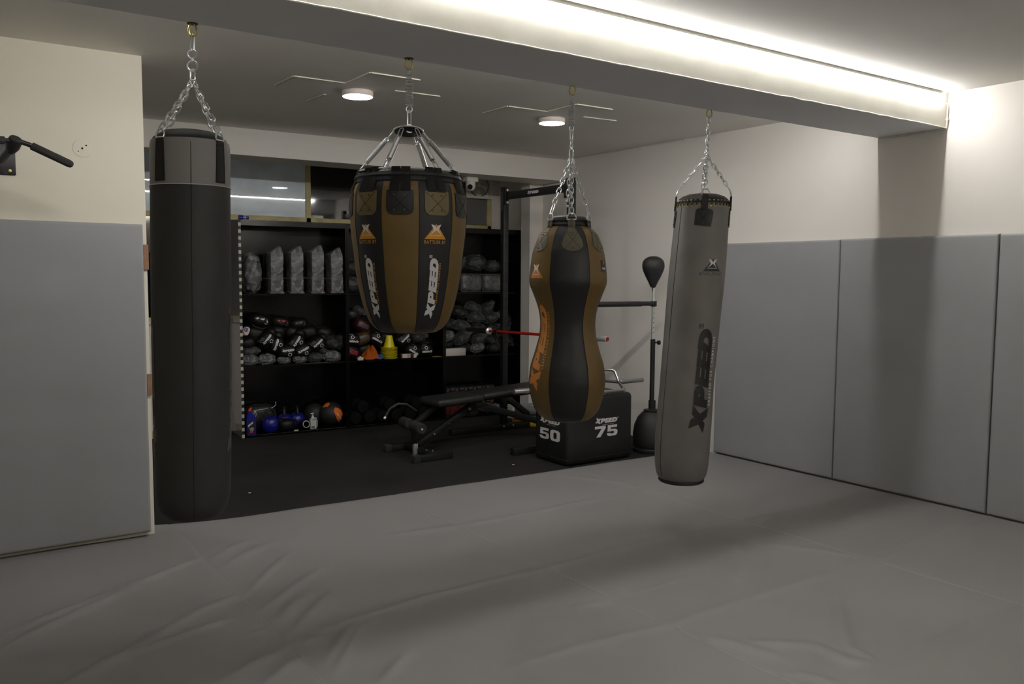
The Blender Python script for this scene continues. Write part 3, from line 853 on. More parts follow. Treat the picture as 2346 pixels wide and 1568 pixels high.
h = MB(); h.ring((bx, by, z1-.012), .012, .0028, (.4, .9, 0), 16, 6); h.link((bx, by, z1-.014), (bx, by, z1-.080), (1, .2, 0), .024, .0034); build('carabiner', h, 'chrome', t)
h = MB(); h.link((bx, by, z1-.070), (bx, by, z1-.105), (.3, 1, 0), .018, .0034); h.link((bx, by, z1-.098), (bx, by, z1-.125), (1, .2, 0), .020, .0034)
h.lathe([(.008, 0), (.008, -.012), (0, -.012)], 12, (bx, by, z1-.115)); h.link((bx, by, z1-.122), (bx, by, z1-.180), (1, -.3, 0), .022, .0036); build('swivel', h, 'chrome', t)
jn = Vec((bx, by, z1-.172))
tear = []
for i in range(15):
    a_ = -PI*i/14*1.0; tear.append((.047*math.cos(a_), -.072+.040*math.sin(a_)))
tear += [(-.042, -.045), (-.026, -.002), (-.0205, .012), (-.0205, .062), (.0205, .062), (.0205, .012), (.026, -.002), (.042, -.045)]
for a in (7, -56, 64, 187):
    f = B.map(a, 1.842, r0=.15)
    # leather strap: lower teardrop follows the body, upper tab stands up to the ring
    def f2(u, v, off, a=a, f=f):
        if v <= .02: return f(u, v, off)
        return B.pos(a+math.degrees(u/.13), 1.842+v, off+ (B.r(1.862)-B.r(min(1.867, 1.842+v))) - (v-.02)*.1 + .004)
    h = MB(); Flat().poly(tear).cut(.010).onto(h, f2, .0045, .0065); pt = build('leather_strap', h, 'olive_strap', t)
    h = MB()
    for p0, p1 in (((-.034, -.10), (.026, -.012)), ((.034, -.10), (-.026, -.012)), ((-.03, -.010), (.03, -.010)), ((-.016, .02), (.016, .056)), ((.016, .02), (-.016, .056)), ((-.017, .018), (.017, .018))): stitches(h, f2, p0, p1, .0009, .0048)
    build('stitching', h, 'stitch_dark', pt)
    for u, v in ((0, -.095), (0, -.022), (0, .026), (0, .050)):
        c_ = f2(u, v, .0045); nrm = (f2(u, v, .02)-f2(u, v, 0)).normalized()
        build('rivet', MB().lathe([(.0058, 0), (.005, .0022), (.0024, .0016), (0, .001)], 10, c_, nrm), 'bronze', pt)
    c0 = f2(0, .060, .001); al = f2(.02, .06, 0)-f2(-.02, .06, 0); inw = (jn-c0).normalized()
    ru = (inw*.6+Vec((0, 0, 1))).normalized(); h = MB(); dring(h, c0, al, ru, .050, .036, .0036); build('d_ring', h, 'chrome', t)
    p0 = c0+ru*.034; h = MB()
    if a != 7:
        carabiner(h, p0-inw*.006, p0+inw*.062, al, .022, .0030); build('carabiner', h, 'chrome', t); p0 = p0+inw*.058; h = MB()
    h.chain(p0, jn, .030, .021, .0033); build('chain', h, 'chrome', t)
tri_logo(t, B.map(-56, 1.585, r0=.205), .125, 'print_orange', 'print_white', 'print_dim', 'BATTLER BT', .86)
word_logo(t, B.map(-59, 1.205, 90, .175), .475, 'print_orange', 'print_gold', 1.12)
word_logo(t, B.map(118, 1.205, 90, .175), .475, 'print_orange', 'print_gold', 1.12)
f = B.map(66, 1.652, r0=.2); h = MB(); Flat().poly([(-.026, -.031), (.026, -.031), (.026, .031), (-.026, .031)]).cut(.01).onto(h, f, .0025, .003); lb = build('sewn_label', h, 'card_black', t)
h = MB(); F_ = Flat(); k_ = .04/1245; 
F2 = Flat(); wordmark(F2, .044, False, 1.8); [setattr(v, 'co', v.co+Vec((0, -.013, 0))) for v in F2.bm.verts]; F2.onto(h, f, .0034); build('printed_logo', h, 'print_white', lb)
h = MB(); F2 = Flat().poly(XSH, fn=lambda x, y: (x*.030, (y-.3)*.05+.012)); F2.onto(h, f, .0034); build('printed_emblem', h, 'fan_blade', lb)

# ======== 4: grey suede bag, swinging slightly out of plumb
hx, hy = 4.05, 3.715
t = thing('punching_bag', 'long grey suede punching bag with black lettering, hanging tilted beside the wall pads', 'punching bag', (hx, hy, .33))
XS = [(.319, 3.872), (.45, 3.873), (.597, 3.879), (.913, 3.901), (1.118, 3.921), (1.527, 3.962), (1.80, 3.990), (2.098, 4.017), (2.636, 4.05)]
def cf4(z):
    if z <= XS[0][0]: return (XS[0][1], hy)
    for (z0, x0), (z1, x1) in zip(XS, XS[1:]):
        if z <= z1:
            return (x0+(x1-x0)*(z-z0)/(z1-z0), hy)
    return (XS[-1][1], hy)
P4 = smooth_prof([(.02, .322), (.110, .324), (.142, .338), (.158, .375), (.167, .45), (.1710, .60), (.1690, .80), (.1670, .92), (.1680, 1.15), (.1710, 1.40), (.1730, 1.55), (.1710, 1.75), (.1670, 1.95), (.1640, 2.03), (.1600, 2.055)])
B = Bag(cf4(1.2)[0], hy, P4, cf4)
zs = sorted({p[1] for p in P4})
def dent(B, h):
    for v in h.bm.verts:
        q = B.pos(31, .875); d_ = (v.co-q).length
        if d_ < .16:
            c_ = B.c(v.co.z); n_ = Vec((v.co.x-c_[0], v.co.y-c_[1], 0)).normalized()
            v.co -= n_*.0035*math.cos((v.co.z-.875)/.035*PI)*math.exp(-(d_/.07)**2)
h = B.mesh(frange(.322, .45, 14)+frange(.46, 2.05, 120), 96, top=False, wob=.002)
dent(B, h); build('body', h, 'suede_grey', t)
c4 = cf4(2.06); h = MB(); h.lathe([(.160, 2.05), (.1585, 2.062), (.152, 2.076), (.13, 2.094), (.09, 2.108), (.05, 2.113), (0, 2.115)], 60, (c4[0], c4[1], 0), cap=False); build('top_cap', h, 'black_leather', t)
h = MB(); cb = cf4(.32); h.lathe([(0, .310), (.135, .312), (.143, .320), (.140, .335)], 48, (cb[0], cb[1], 0), cap=False); build('base_cap', h, 'black_leather', t)
build('side_seam', B.seam(-50, .36, 2.05), 'stitch_dark', t)
for i in range(36):
    a = i*10+3
    for zz, nm in ((2.062, 0), (2.028, 1)):
        c_ = B.pos(a+(3 if nm else 0), zz, .001); nrm = (B.pos(a, zz, .02)-B.pos(a, zz)).normalized()+Vec((0, 0, .5 if nm == 0 else 0))
        build('eyelet', MB().lathe([(.0024, .0), (.0030, .002), (.0058, .0018), (.0066, 0)], 10, c_, nrm, cap=False), 'brass', t)
h = MB(); lc = []
for i in range(36):
    a = i*10+3; lc += [B.pos(a, 2.062, .004), B.pos(a+3, 2.045, .006), B.pos(a+3, 2.028, .004), B.pos(a+5, 2.040, .005), B.pos(a+7, 2.046, .006)]
h.tube(lc, .0022, 5, closed=True); build('lacing', h, 'stitch_dark', t)
jn = Vec((cf4(2.35)[0]+.004, hy, 2.352))
for a in (3, 93, 183, 273):
    f = B.map(a, 1.905)
    pp = [(-.052, .006), (.048, -.006), (.058, .080), (.052, .096), (.040, .101), (.024, .104), (-.020, .106), (-.040, .104), (-.049, .094)]
    h = MB(); Flat().poly(pp).cut(.012).onto(h, f, .004, .006); pt = build('leather_patch', h, 'black_leather', t)
    h = MB()
    for p0, p1 in (((-.04, .015), (.042, .09)), ((.04, .008), (-.038, .09))): stitches(h, f, p0, p1, .0009, .0042)
    build('stitching', h, 'stitch_dark', pt)
    for u, v in ((0, .018), (-.034, .052), (.034, .048), (0, .088)):
        c_ = f(u, v, .004); nrm = (f(u, v, .02)-f(u, v, 0)).normalized()
        build('rivet', MB().lathe([(.005, 0), (.0045, .002), (.002, .0015), (0, .001)], 10, c_, nrm), 'bronze', pt)
    def f3(u, v, off, a=a):
        return B.pos(a+math.degrees(u/.165), 1.905+v, off+max(0, .0-(v-.15)*.0)+(.165-B.r(min(2.054, 1.905+v)))*.7)
    h = MB(); Flat().poly([(-.020, .100), (.020, .100), (.018, .192), (-.018, .192)]).cut(.012).onto(h, f3, .010, .010); build('leather_strap', h, 'black_leather', t)
    c0 = f3(0, .190, .006); al = f3(.02, .19, 0)-f3(-.02, .19, 0); inw = (jn-c0).normalized()
    ru = (inw*.6+Vec((0, 0, 1))).normalized(); h = MB(); dring(h, c0, al, ru, .048, .034, .0034); build('d_ring', h, 'chrome', t)
    h = MB(); p0 = c0+ru*.030; n3 = inw.cross(al).normalized()
    s_ = al.normalized()
    h.tube([p0+s_*.012+inw*.018, p0+s_*.010+inw*.004, p0, p0-s_*.008+inw*.006, p0-s_*.006+inw*.02, p0+s_*.004+inw*.036, p0+s_*.006+inw*.046, p0+inw*.05, p0-s_*.006+inw*.044], .0024, 6); build('s_hook', h, 'chrome', t)
    h = MB(); h.chain(p0+inw*.046, jn, .032, .021, .0032); build('chain', h, 'chrome', t)
top4 = eyebolt(t, 4.05, 3.715, False)
h = MB(); h.chain(jn-Vec((0, 0, .006)), top4+Vec((0, 0, .006)), .033, .023, .0036); build('chain', h, 'chrome', t)
tri_logo(t, B.map(31, 1.630), .122, 'print_black', 'print_white', 'print_black', 'REVOLUTION T', .86)
f33 = B.map(33, .965, 90, .165)
word_logo(t, lambda u, v, off: f33(u, v, off+.0016+.0035*math.exp(-((u+.09)/.10)**2)), .640, 'print_black', 'print_white', 1.02)
# ---------------------------------------------------------------- shelving against the window wall (stands slightly askew)
AL = math.atan2(-.20, 3.23)
UX = Vec((math.cos(AL), math.sin(AL), 0)); UY = Vec((-math.sin(AL), math.cos(AL), 0)); S0 = Vec((2.52, 8.33, 0))
def S(x, d, z): return S0+UX*x+UY*d+Vec((0, 0, z))
ZT, ZU, ZM, ZL, SD = 2.125, 1.403, .688, -.008, .42
TS = Matrix.Translation(S0) @ Matrix.Rotation(AL, 4, 'Z')
def sbox(h, x0, x1, d0, d1, z0, z1, bev=0): return h.box(x0, x1, d0, d1, z0, z1, bev, T=TS)
def shelf_unit(x0, x1, label):
    t = thing('shelving_unit', label, 'shelving', S((x0+x1)/2, SD/2, FL), 'black shelving units in a row')
    left = 'laminate_grey' if x0 == 0 else 'laminate_black'
    h = MB(); sbox(h, x0, x0+.020, .001, SD, FL, ZT, .001); sp = build('side_panel', h, left, t, False)
    if x0 == 0:
        sp['label'] = 'pale grey outer side panel with a checkered front edge'
        h = MB(); z = FL+.004; k = 0
        while z < ZT-.01:
            h.mi = k % 2; sbox(h, x0-.002, x0+.0225, -.0015, .0005, z, min(ZT, z+.0337)); z += .0337; k += 1
        build('checkered_edge', h, ['check_white', 'check_black'], sp, False)
    h = MB(); sbox(h, x1-.018, x1-.001, .001, SD, FL, ZT, .001); build('side_panel', h, 'laminate_black', t, False)
    h = MB(); sbox(h, x0+.02, x1-.018, SD-.008, SD, FL, ZT); build('back_panel', h, 'laminate_black', t, False)
    h = MB(); sbox(h, x0+.02, x1-.018, 0, SD-.008, ZT-.055, ZT, .001); build('top_board', h, 'laminate_black', t, False)
    for z in (ZL, ZM, ZU):
        h = MB(); sbox(h, x0+.02, x1-.018, .002, SD-.008, z-.018 if z > 0 else FL, z, .001); build('shelf', h, 'laminate_black', t, False)
    return t
shelf_unit(0, 1.10, 'black open shelving unit with a checkered front edge, beside the tall charcoal bag')
shelf_unit(1.101, 2.23, 'black open shelving unit behind the wide round bag, holding the yellow cones')
shelf_unit(2.231, 3.225, 'black open shelving unit in the corner by the column, behind the rack post')

# loose tape strip on the shelf lip
h = MB(); sbox(h, 2.10, 2.19, -.0035, .06, ZM, ZM+.003); tag(build('wood_strip', h, 'tan_wood'), 'short tan strip lying on the shelf edge beside the white carton', 'strip')

def putS(o, x, d, z, tilt=0, turn=0, lean=0, sc=None):
    """stand a copyable thing on the shelves: tilt = roll as seen from the front, turn = about vertical (degrees)"""
    return place(o, S(x, d, z), (math.radians(lean), math.radians(-tilt), AL+math.radians(turn)), sc)

def ell_front(a, b, c, p):
    def fn(u, v, off):
        q = 1-abs(u/a)**p-abs(v/c)**p
        return Vec((u, -b*max(0, q)**(1/p)-off, v))
    return fn
# --- gloves: local frame x right, y back, z up, centre at origin
def recycle_ring(F_, cx, cy, R):
    for k in range(5):
        a0 = k*2*PI/5+.25; P = [(cx+R*math.cos(a0+t), cy+R*math.sin(a0+t)) for t in (0, .3, .6, .9)]+[(cx+R*.58*math.cos(a0+t), cy+R*.58*math.sin(a0+t)) for t in (.95, .6, .3, .05)]
        F_.poly(P)
def glove(kind):
    t = thing('boxing_glove', '', 'glove'); a, b, c, p = .088, .085, .066, 2.7
    body = {'red': 'glove_red', 'gold': 'glove_gold'}.get(kind, 'glove_black')
    h = MB(); h.ell((0, 0, 0), (a, b, c), 26, 16, p, .02, 3); build('glove_body', h, body, t)
    h = MB(); h.ell((-.055, .02, .045), (.035, .055, .030), 16, 10, 2.2); build('thumb', h, 'glove_black', t)
    h = MB(); h.lathe([(.046, 0), (.052, .012), (.050, .05), (.045, .056)], 22, (.062, .03, -.008), (.9, .35, 0)); build('cuff', h, 'glove_black', t)
    fn = ell_front(a, b, c, p)
    if kind in ('logo', 'logo_strap'):
        h = MB(); F_ = Flat(); wordmark(F_, .118, False, 1.15)
        for v in F_.bm.verts: v.co.y += .012
        F_.cut(.012).onto(h, fn, .0030)
        F_ = Flat(); recycle_ring(F_, .012, -.028, .019); F_.cut(.012).onto(h, fn, .0030)
        F_ = Flat().poly([(.0, -.056), (.045, -.056), (.045, -.054), (0, -.054)]); F_.cut(.01).onto(h, fn, .0030)
        build('printed_logo', h, 'print_white', t)
    if kind == 'logo_strap':
        h = MB(); F_ = Flat().poly([(-.062, .032), (-.010, .032), (-.010, .056), (-.062, .056)]); F_.cut(.008).onto(h, fn, .0032, .003); s_ = build('wrist_strap', h, 'print_grey', t)
        h = MB()
        for u in (-.050, -.030): F_ = Flat().poly([(u, .036), (u+.010, .036), (u+.010, .052), (u, .052)]); F_.cut(.008).onto(h, fn, .0040)
        build('strap_slot', h, 'print_black', s_)
    if kind == 'red' or kind == 'gold' or kind == 'stripe':
        h = MB(); F_ = Flat()
        for k in range(3): F_.poly([(-.06, .004-.014*k), (.05, .020-.014*k), (.05, .026-.014*k), (-.06, .010-.014*k)])
        F_.cut(.012).onto(h, fn, .0030); build('printed_stripe', h, {'red': 'print_grey', 'gold': 'print_dim', 'stripe': 'label_red'}[kind], t)
    return t
def dupl(proto, used={}):
    if id(proto) not in used: used[id(proto)] = 1; return proto
    return copy_tree(proto)
GL = {k: glove(k) for k in ('logo', 'logo_strap', 'plain', 'red', 'gold', 'stripe')}
def put_glove(kind, x, d, z, tilt, label, turn=0, sc=1.08, group=None, cat='glove'):
    o = dupl(GL[kind]); putS(o, x, d, z, tilt, turn, 0, sc); o['label'] = label
    if group: o['group'] = group
    elif 'group' in o: del o['group']
GA = 'black gloves heaped on the middle shelf of the checkered unit'
for a in [('logo_strap', .28, .12, .935, 50, 'lettered black glove with a striped strap, closest of the lettered ones to the checkered edge'),
          ('logo', .375, .13, .880, 70, 'black glove with steep white lettering in the middle of the heap'),
          ('logo', .478, .105, .812, 4, 'black glove with level white lettering low in the heap'),
          ('logo_strap', .586, .13, .905, 57, 'black glove with white lettering and a dim striped strap, above two lettered gloves'),
          ('logo', .640, .105, .812, 27, 'black glove with gently rising white lettering low in the heap'),
          ('logo_strap', .805, .13, .875, 42, 'black glove with a bright striped strap, at the far side of the heap')]:
    put_glove(*a, group=GA)
GB = 'plain black gear piled at the back of the middle shelf'
for a in [(.10, .16, .905, 20, 'glossy black glove against the checkered side of the unit', .98), (.20, .25, .99, -12, 'plain black glove behind the highest lettered glove', 1.15),
          (.42, .27, 1.0, 8, 'plain black glove under the red-printed one', 1.1), (.60, .27, .985, -15, 'plain black glove behind the lettered gloves, mid heap', 1.1),
          (.76, .27, .99, 12, 'plain black glove near the far end of the heap', 1.1), (.92, .24, .975, -8, 'plain black glove at the far top end of the heap', 1.1),
          (.36, .27, .80, 0, 'plain black glove buried low at the back of the heap', 1.1), (.75, .27, .80, 10, 'plain black glove buried low near the far end of the heap', 1.1), (.56, .29, .80, 5, 'plain black glove buried at the middle of the heap', 1.1), (.14, .29, .79, 5, 'plain black glove buried in the back corner of the heap', 1.1)]:
    put_glove('plain', a[0], a[1], a[2], a[3], a[4], sc=a[5], group=GB)
# headgear with white marks, top of heap
def headgear(label, x, d, z, mark='print_white', sc=1., wrap=None, tilt=0):
    t = thing('head_guard', label, 'head guard')
    h = MB(); h.ell((0, 0, 0), (.125, .11, .085), 24, 14, 2.3, .03, 5); build('shell', h, 'glove_black', t)
    fn = ell_front(.125, .11, .085, 2.3)
    h = MB(); F_ = Flat().poly([(-.07, .01), (-.045, .03), (-.03, .022), (-.05, .004)]).poly([(-.025, .018), (.03, .034), (.022, .012), (.0, .010)]).poly([(.05, .03), (.066, .006), (.072, -.01), (.05, -.004), (.054, .008)]).poly([(.03, -.018), (.078, -.020), (.05, -.028)])
    F_.cut(.012).onto(h, fn, .006); build('printed_marks', h, mark, t)
    h = MB(); h.tube([Vec((-.10, -.03, -.04)), Vec((-.05, -.08, -.078)), Vec((.04, -.085, -.08)), Vec((.10, -.03, -.045))], .009, 8); build('chin_strap', h, 'strap_black', t)
    if wrap:
        h = MB(); h.ell((0, 0, 0), (.138, .122, .098), 30, 18, 2.2, .10, 9, js=7); build('plastic_wrap', h, wrap, t)
    return putS(t, x, d, z, tilt, 0, 0, sc)
headgear('black head guard with white marks on top of the glove heap by the checkered edge', .25, .26, 1.125, sc=.95, tilt=-14)
headgear('black head guard with small red marks on top of the glove heap', .47, .27, 1.10, 'label_red', .85, tilt=-10)
headgear('plain dark head guard at the far top of the glove heap', .66, .28, 1.08, 'print_grey', .8, tilt=8)
# small printed packet
t = thing('snack_packet', 'small crumpled blue, white and orange packet tucked beside the checkered edge', 'packet')
h = MB(); h.ell((0, 0, 0), (.035, .015, .045), 16, 10, 3, .08, 2); build('foil', h, 'white_plastic', t)
fn = ell_front(.035, .015, .045, 3)
h = MB(); Flat().poly([(-.028, -.005), (.008, -.005), (.008, .034), (-.028, .034)]).cut(.01).onto(h, fn, .0035); build('printed_panel', h, 'blue_bottle', t)
h = MB(); Flat().poly([(-.02, .0), (-.004, .0), (-.004, .02), (-.02, .02)]).cut(.01).onto(h, fn, .0045)
Flat().poly([(-.028, -.038), (.004, -.038), (-.028, -.008)]).cut(.01).onto(h, fn, .0035); build('printed_patch', h, 'ball_orange', t)
putS(t, .072, .075, 1.03, -24)
# --- bagged items
def bagged(inner=(.085, .07, .055), outer=1.16, wrap='wrap', seed=1, inm='glove_black', tail=True, name='wrapped_glove', cat='wrapped glove'):
    t = thing(name, '', cat)
    h = MB(); h.ell((0, 0, 0), inner, 22, 14, 2.4, .04, seed); build('glove', h, inm, t)
    h = MB(); h.ell((0, 0, 0), tuple(q*outer+.006 for q in inner), 44, 26, 2.3, .10, seed+4, js=4.2)
    if tail:
        h.prism([(inner[0]*.9, -.02), (inner[0]*1.5, -.035), (inner[0]*1.62, -.01), (inner[0]*1.45, .03), (inner[0]*.9, .02)], lambda u, v: Vec((u, -.004+.02*math.sin(v*90), v)), lambda u, v: Vec((u, .002+.02*math.sin(v*90), v)))
    build('plastic_wrap', h, wrap, t); return t
BG = {'dense': bagged(wrap='wrap_dense', seed=2, tail=False), 'mid': bagged(seed=5), 'thin': bagged(wrap='wrap_thin', seed=8)}
def put_bag(kind, x, d, z, tilt, label, sc=1., group=None, turn=0):
    o = dupl(BG[kind]); putS(o, x, d, z, tilt, turn, 0, sc); o['label'] = label
    if group: o['group'] = group
    elif 'group' in o: del o['group']
GW = 'clear-wrapped gloves along the middle shelf front'
for a in [('dense', .105, .09, .737, 0, 'milky plastic-wrapped bundle at the shelf front, first from the checkered edge', .80), ('dense', .272, .09, .737, 6, 'milky plastic-wrapped bundle at the shelf front, second from the checkered edge', .84),
          ('dense', .447, .08, .726, -3, 'small milky plastic-wrapped bundle under the level-lettered glove', .62), ('dense', .612, .08, .728, 3, 'small milky plastic-wrapped bundle under the gently tilted lettered glove', .66),
          ('mid', .780, .09, .736, 5, 'dull plastic-wrapped bundle under the striped-strap glove at the far side', .72), ('dense', .955, .09, .740, -4, 'bright plastic-wrapped bundle at the far end of the shelf front', .88),
          ('mid', .115, .14, .822, 8, 'plastic-wrapped bundle lying on the first milky one by the checkered edge', .85), ('thin', .985, .14, .880, -10, 'dark head guard in thin clear plastic at the far end of the heap', 1.1),
          ('mid', .865, .09, .80, -35, 'small shiny plastic bag wedged beside the far striped-strap glove', .5)]:
    put_bag(*a, group=GW)
# --- upright packs on the top shelf
def pack():
    t = thing('packaged_pad', '', 'packaged pad'); W_, D_, H_ = .120, .30, .385
    h = MB(); h.box(0, W_, 0, D_, 0, H_, .006); build('carton', h, 'card_black', t)
    h = MB(); h.box(-.0015, W_+.0015, .004, D_, .0, .125, .003); rb = build('red_band', h, 'card_red', t)
    h = MB(); h.box(-.002, W_+.002, .004, D_, .125, .137); h.box(-.0022, -.0016, .02, .28, .128, .136); build('white_line', h, 'print_white', rb)
    fn = lambda u, v, off: Vec((-.0016-off, .15-u, .065+v))
    h = MB(); F_ = Flat(); wordmark(F_, .22, False, 1.4); F_.cut(.03).onto(h, fn, .001); build('printed_logo', h, 'print_dim', t)
    fn = lambda u, v, off: Vec((-off, .06-u, .22+v))
    h = MB(); Flat().poly(XSH, fn=lambda x, y: (x*.07, y*.09)).onto(h, fn, .001); build('printed_emblem', h, 'print_grey', t)
    h = MB(); nx, nz = 14, 44; g = []
    def sh(x, y, z, s_):
        q = Vec((x*9, y*9, z*26)); return s_*noise.noise(q)+s_*.5*noise.noise(q*2.3+Vec((4, 1, 0)))
    # film sleeve around the carton front, gathered to a peak above and a skirt below
    sec = [(-.004, .16), (-.006, .02), (-.002, -.008), (.02, -.012), (.06, -.013), (.10, -.012), (W_+.002, -.008), (W_+.006, .02), (W_+.004, .16)]
    rows = []
    for j in range(nz+1):
        z = -.018+(H_+.085)*j/nz; k_ = 1; cx = W_*.5
        if z > H_: k_ = max(.02, 1-((z-H_)/.07)**1.1*.9); cx = W_*(.5+.3*(z-H_)/.07)
        if z < 0: k_ = 1.12
        row = []
        pts = []
        for i in range(len(sec)-1):
            for q in range(4): pts.append((sec[i][0]+(sec[i+1][0]-sec[i][0])*q/4, sec[i][1]+(sec[i+1][1]-sec[i][1])*q/4))
        pts.append(sec[-1])
        for (x_, y_) in pts:
            x2 = cx+(x_-W_*.5)*k_; y2 = y_ if z <= H_ else y_*k_+.02*(1-k_)
            row.append(h.bm.verts.new((x2+sh(x2, y2, z, .004), y2-.002+sh(x2+3, y2, z, .009), z)))
        rows.append(row)
    for j in range(nz):
        for i in range(len(rows[0])-1): h.face([rows[j][i], rows[j][i+1], rows[j+1][i+1], rows[j+1][i]])
    build('plastic_wrap', h, 'wrap_dense', t, True, 80)
    return t
pk = pack()
for i, (x, tilt, lab) in enumerate([(.318, 0, 'black and red upright pad in crinkled plastic, beside the round bagged one'), (.523, 0, 'upright black and red pad in plastic with a short peaked wrap, second of its row'),
                              (.738, 0, 'upright black and red pad in plastic with the tallest wrap, third of its row'), (.945, 1, 'black and red upright pad in crinkled plastic, at the far end of its row')]):
    o = pk if i == 0 else copy_tree(pk)
    putS(o, x, .035, ZU+.019, tilt, 0, 0, (1, 1, (1, 1.02, 1.05, 1.0)[i])); o['label'] = lab; o['group'] = 'upright plastic-wrapped pads on the top shelf'
t = bagged((.085, .12, .19), 1.06, 'wrap_dense', 12, 'card_black', False, 'packaged_pad', 'packaged pad'); putS(t, .15, .15, 1.600, 0); t['label'] = 'rounded pad in bulging milky plastic against the checkered side'; t['group'] = 'upright plastic-wrapped pads on the top shelf'

# --- middle unit, middle shelf
GM = 'gloves heaped behind the yellow cones'
for a in [('logo', 1.462, .14, .905, 152, 'black glove with upside-down white lettering above the orange cloth'), ('logo_strap', 1.790, .14, .890, 42, 'black glove with rising white lettering beside the yellow cones'),
          ('logo', 1.880, .115, .760, 150, 'black glove with white ring mark behind the red and white box'), ('logo', 2.035, .115, .762, 182, 'black glove with upside-down white lettering at the far end of the cone shelf'),
          ('logo', 1.178, .12, .905, 175, 'black glove half hidden by the divider at the glove heap behind the cloth'), ('red', 1.305, .15, 1.050, -30, 'dark red and black glove near the top of the heap behind the cloth'),
          ('plain', 1.225, .20, 1.17, 10, 'black glove at the very top of the heap behind the cloth'), ('gold', 1.305, .14, .915, 20, 'black glove with a gold edge under the dark red one'),
          ('stripe', 1.172, .12, .775, -25, 'black glove with red stripes low beside the divider'), ('plain', 1.36, .22, .79, 5, 'plain black glove buried behind the orange cloth'),
          ('plain', 1.60, .25, .90, 5, 'plain black glove hidden behind the cones'), ('plain', 1.66, .25, .77, -5, 'plain black glove low behind the cones'), ('plain', 2.09, .26, .80, 8, 'plain black glove in the dark far corner of the cone shelf')]:
    put_glove(*a, group=GM)
put_bag('thin', 1.965, .14, .905, 10, 'dark plastic-wrapped glove resting above the far lettered gloves', .95, GM)
put_bag('mid', 1.275, .12, 1.215, -30, 'crumpled clear bag with a pale tag at the top of the glove heap', .6)
for k, (x, z) in enumerate([(1.19, 1.50), (1.19, 1.68), (1.38, 1.50), (1.60, 1.50)]):
    put_bag('mid' if k != 1 else 'thin', x, .17, z, k*20, ['plastic-wrapped glove on the top shelf just beside the round bag', 'plastic-wrapped glove stacked on another beside the round bag', 'plastic-wrapped glove on the top shelf behind the round bag', 'plastic-wrapped glove deeper along the top shelf behind the round bag'][k], 1.1)
# cones
def cone():
    t = thing('training_cone', 'yellow training cone nested in the stack', 'cone')
    h = MB(); h.lathe([(.030, .128), (.033, .130), (.062, .004), (.059, .004)], 36, cap=False); build('cone_body', h, 'cone_yellow', t)
    h = MB(); P = []
    for i in range(40):
        a = 2*PI*i/40; R = .088+.006*math.cos(4*a); P.append((R*math.cos(a), R*math.sin(a)))
    In = [(.0585*math.cos(2*PI*i/40), .0585*math.sin(2*PI*i/40)) for i in range(40)]
    vs = [[h.bm.verts.new((x, y, z)) for x, y in q] for q, z in ((In, 0), (P, 0), (P, .003), (In, .003))]
    for q in range(4):
        A, B_ = vs[q], vs[(q+1) % 4]
        for i in range(40): h.face([A[i], A[(i+1) % 40], B_[(i+1) % 40], B_[i]])
    build('base_flange', h, 'cone_yellow', t); return t
cn = cone(); NC = 12
for i in range(NC):
    o = cn if i == 0 else copy_tree(cn)
    place(o, S(1.607+.002*math.sin(i*2.3), .10+.002*math.cos(i*1.7), ZM+.001+i*.0108), (math.radians(1.2*math.sin(i*1.3)), math.radians(1.2*math.cos(i*2.1)), i*.8))
    o['label'] = 'yellow training cone on top of the nested stack' if i == NC-1 else 'yellow training cone nested within the stack on the shelf'
    if i == 0: o['label'] = 'yellow training cone at the bottom of the nested stack'
    o['group'] = 'nested yellow cones'
# cloths
def cloth(label, m, c, R, H, seed):
    h = MB(); n, k = 56, 16; rows = []
    for j in range(k+1):
        r_ = R*j/k; row = []
        for i in range(n):
            a = 2*PI*i/n
            f_ = .5+.8*noise.noise(Vec((math.cos(a)*2.1, math.sin(a)*2.1, seed)))
            rr = r_*(.78+.45*f_); zz = H*(1-(j/k)**2.4)*(.62+.75*noise.noise(Vec((math.cos(a)*2.2, math.sin(a)*2.2, seed+j*.09))) + .30*math.cos(2*a+seed)*min(1, j/k*2.2))
            zz += .012*math.sin(a*5+j*.5)*(j/k); row.append(h.bm.verts.new((rr*math.cos(a), rr*math.sin(a)*.8, max(.003, zz))))
            if j == 0: break
        rows.append(row)
    for j in range(k):
        for i in range(n):
            vs_ = []
            for v in (rows[j][i % len(rows[j])], rows[j][(i+1) % len(rows[j])], rows[j+1][(i+1) % n], rows[j+1][i]):
                if v not in vs_: vs_.append(v)
            h.face(vs_)
    bmesh.ops.solidify(h.bm, geom=h.bm.faces[:], thickness=.002)
    o = build('cleaning_cloth', h, m, None, True, 70); tag(o, label, 'cloth'); return putS(o, *c)
cloth('crumpled orange cloth on the shelf beside the yellow cones', 'cloth_orange', (1.385, .09, ZM+.002), .105, .165, 3)
cloth('small crumpled blue cloth at the foot of the yellow cones', 'cloth_blue', (1.480, .045, ZM+.002), .055, .06, 8)
t = thing('small_box', 'small white box with a cap at the shelf edge beside the orange cloth', 'box', S(1.248, .03, ZM))
h = MB(); sbox(h, 1.218, 1.278, .01, .05, ZM, ZM+.032, .003); build('box_body', h, 'white_plastic', t); h = MB(); sbox(h, 1.236, 1.258, .02, .04, ZM+.032, ZM+.042, .002); build('cap', h, 'white_plastic', t)
t = thing('small_carton', 'red and white carton lying beside the yellow cones', 'carton', S(1.80, .04, ZM))
h = MB(); sbox(h, 1.712, 1.862, .012, .06, ZM, ZM+.052, .002); build('carton_body', h, 'card_red', t)
h = MB(); sbox(h, 1.726, 1.820, .0105, .0125, ZM+.004, ZM+.048); lb = build('printed_label', h, 'card_white', t)
h = MB(); [sbox(h, 1.785+i*.006, 1.788+i*.006, .0098, .0106, ZM+.008, ZM+.044) for i in range(5)]; build('barcode', h, 'print_grey', lb)
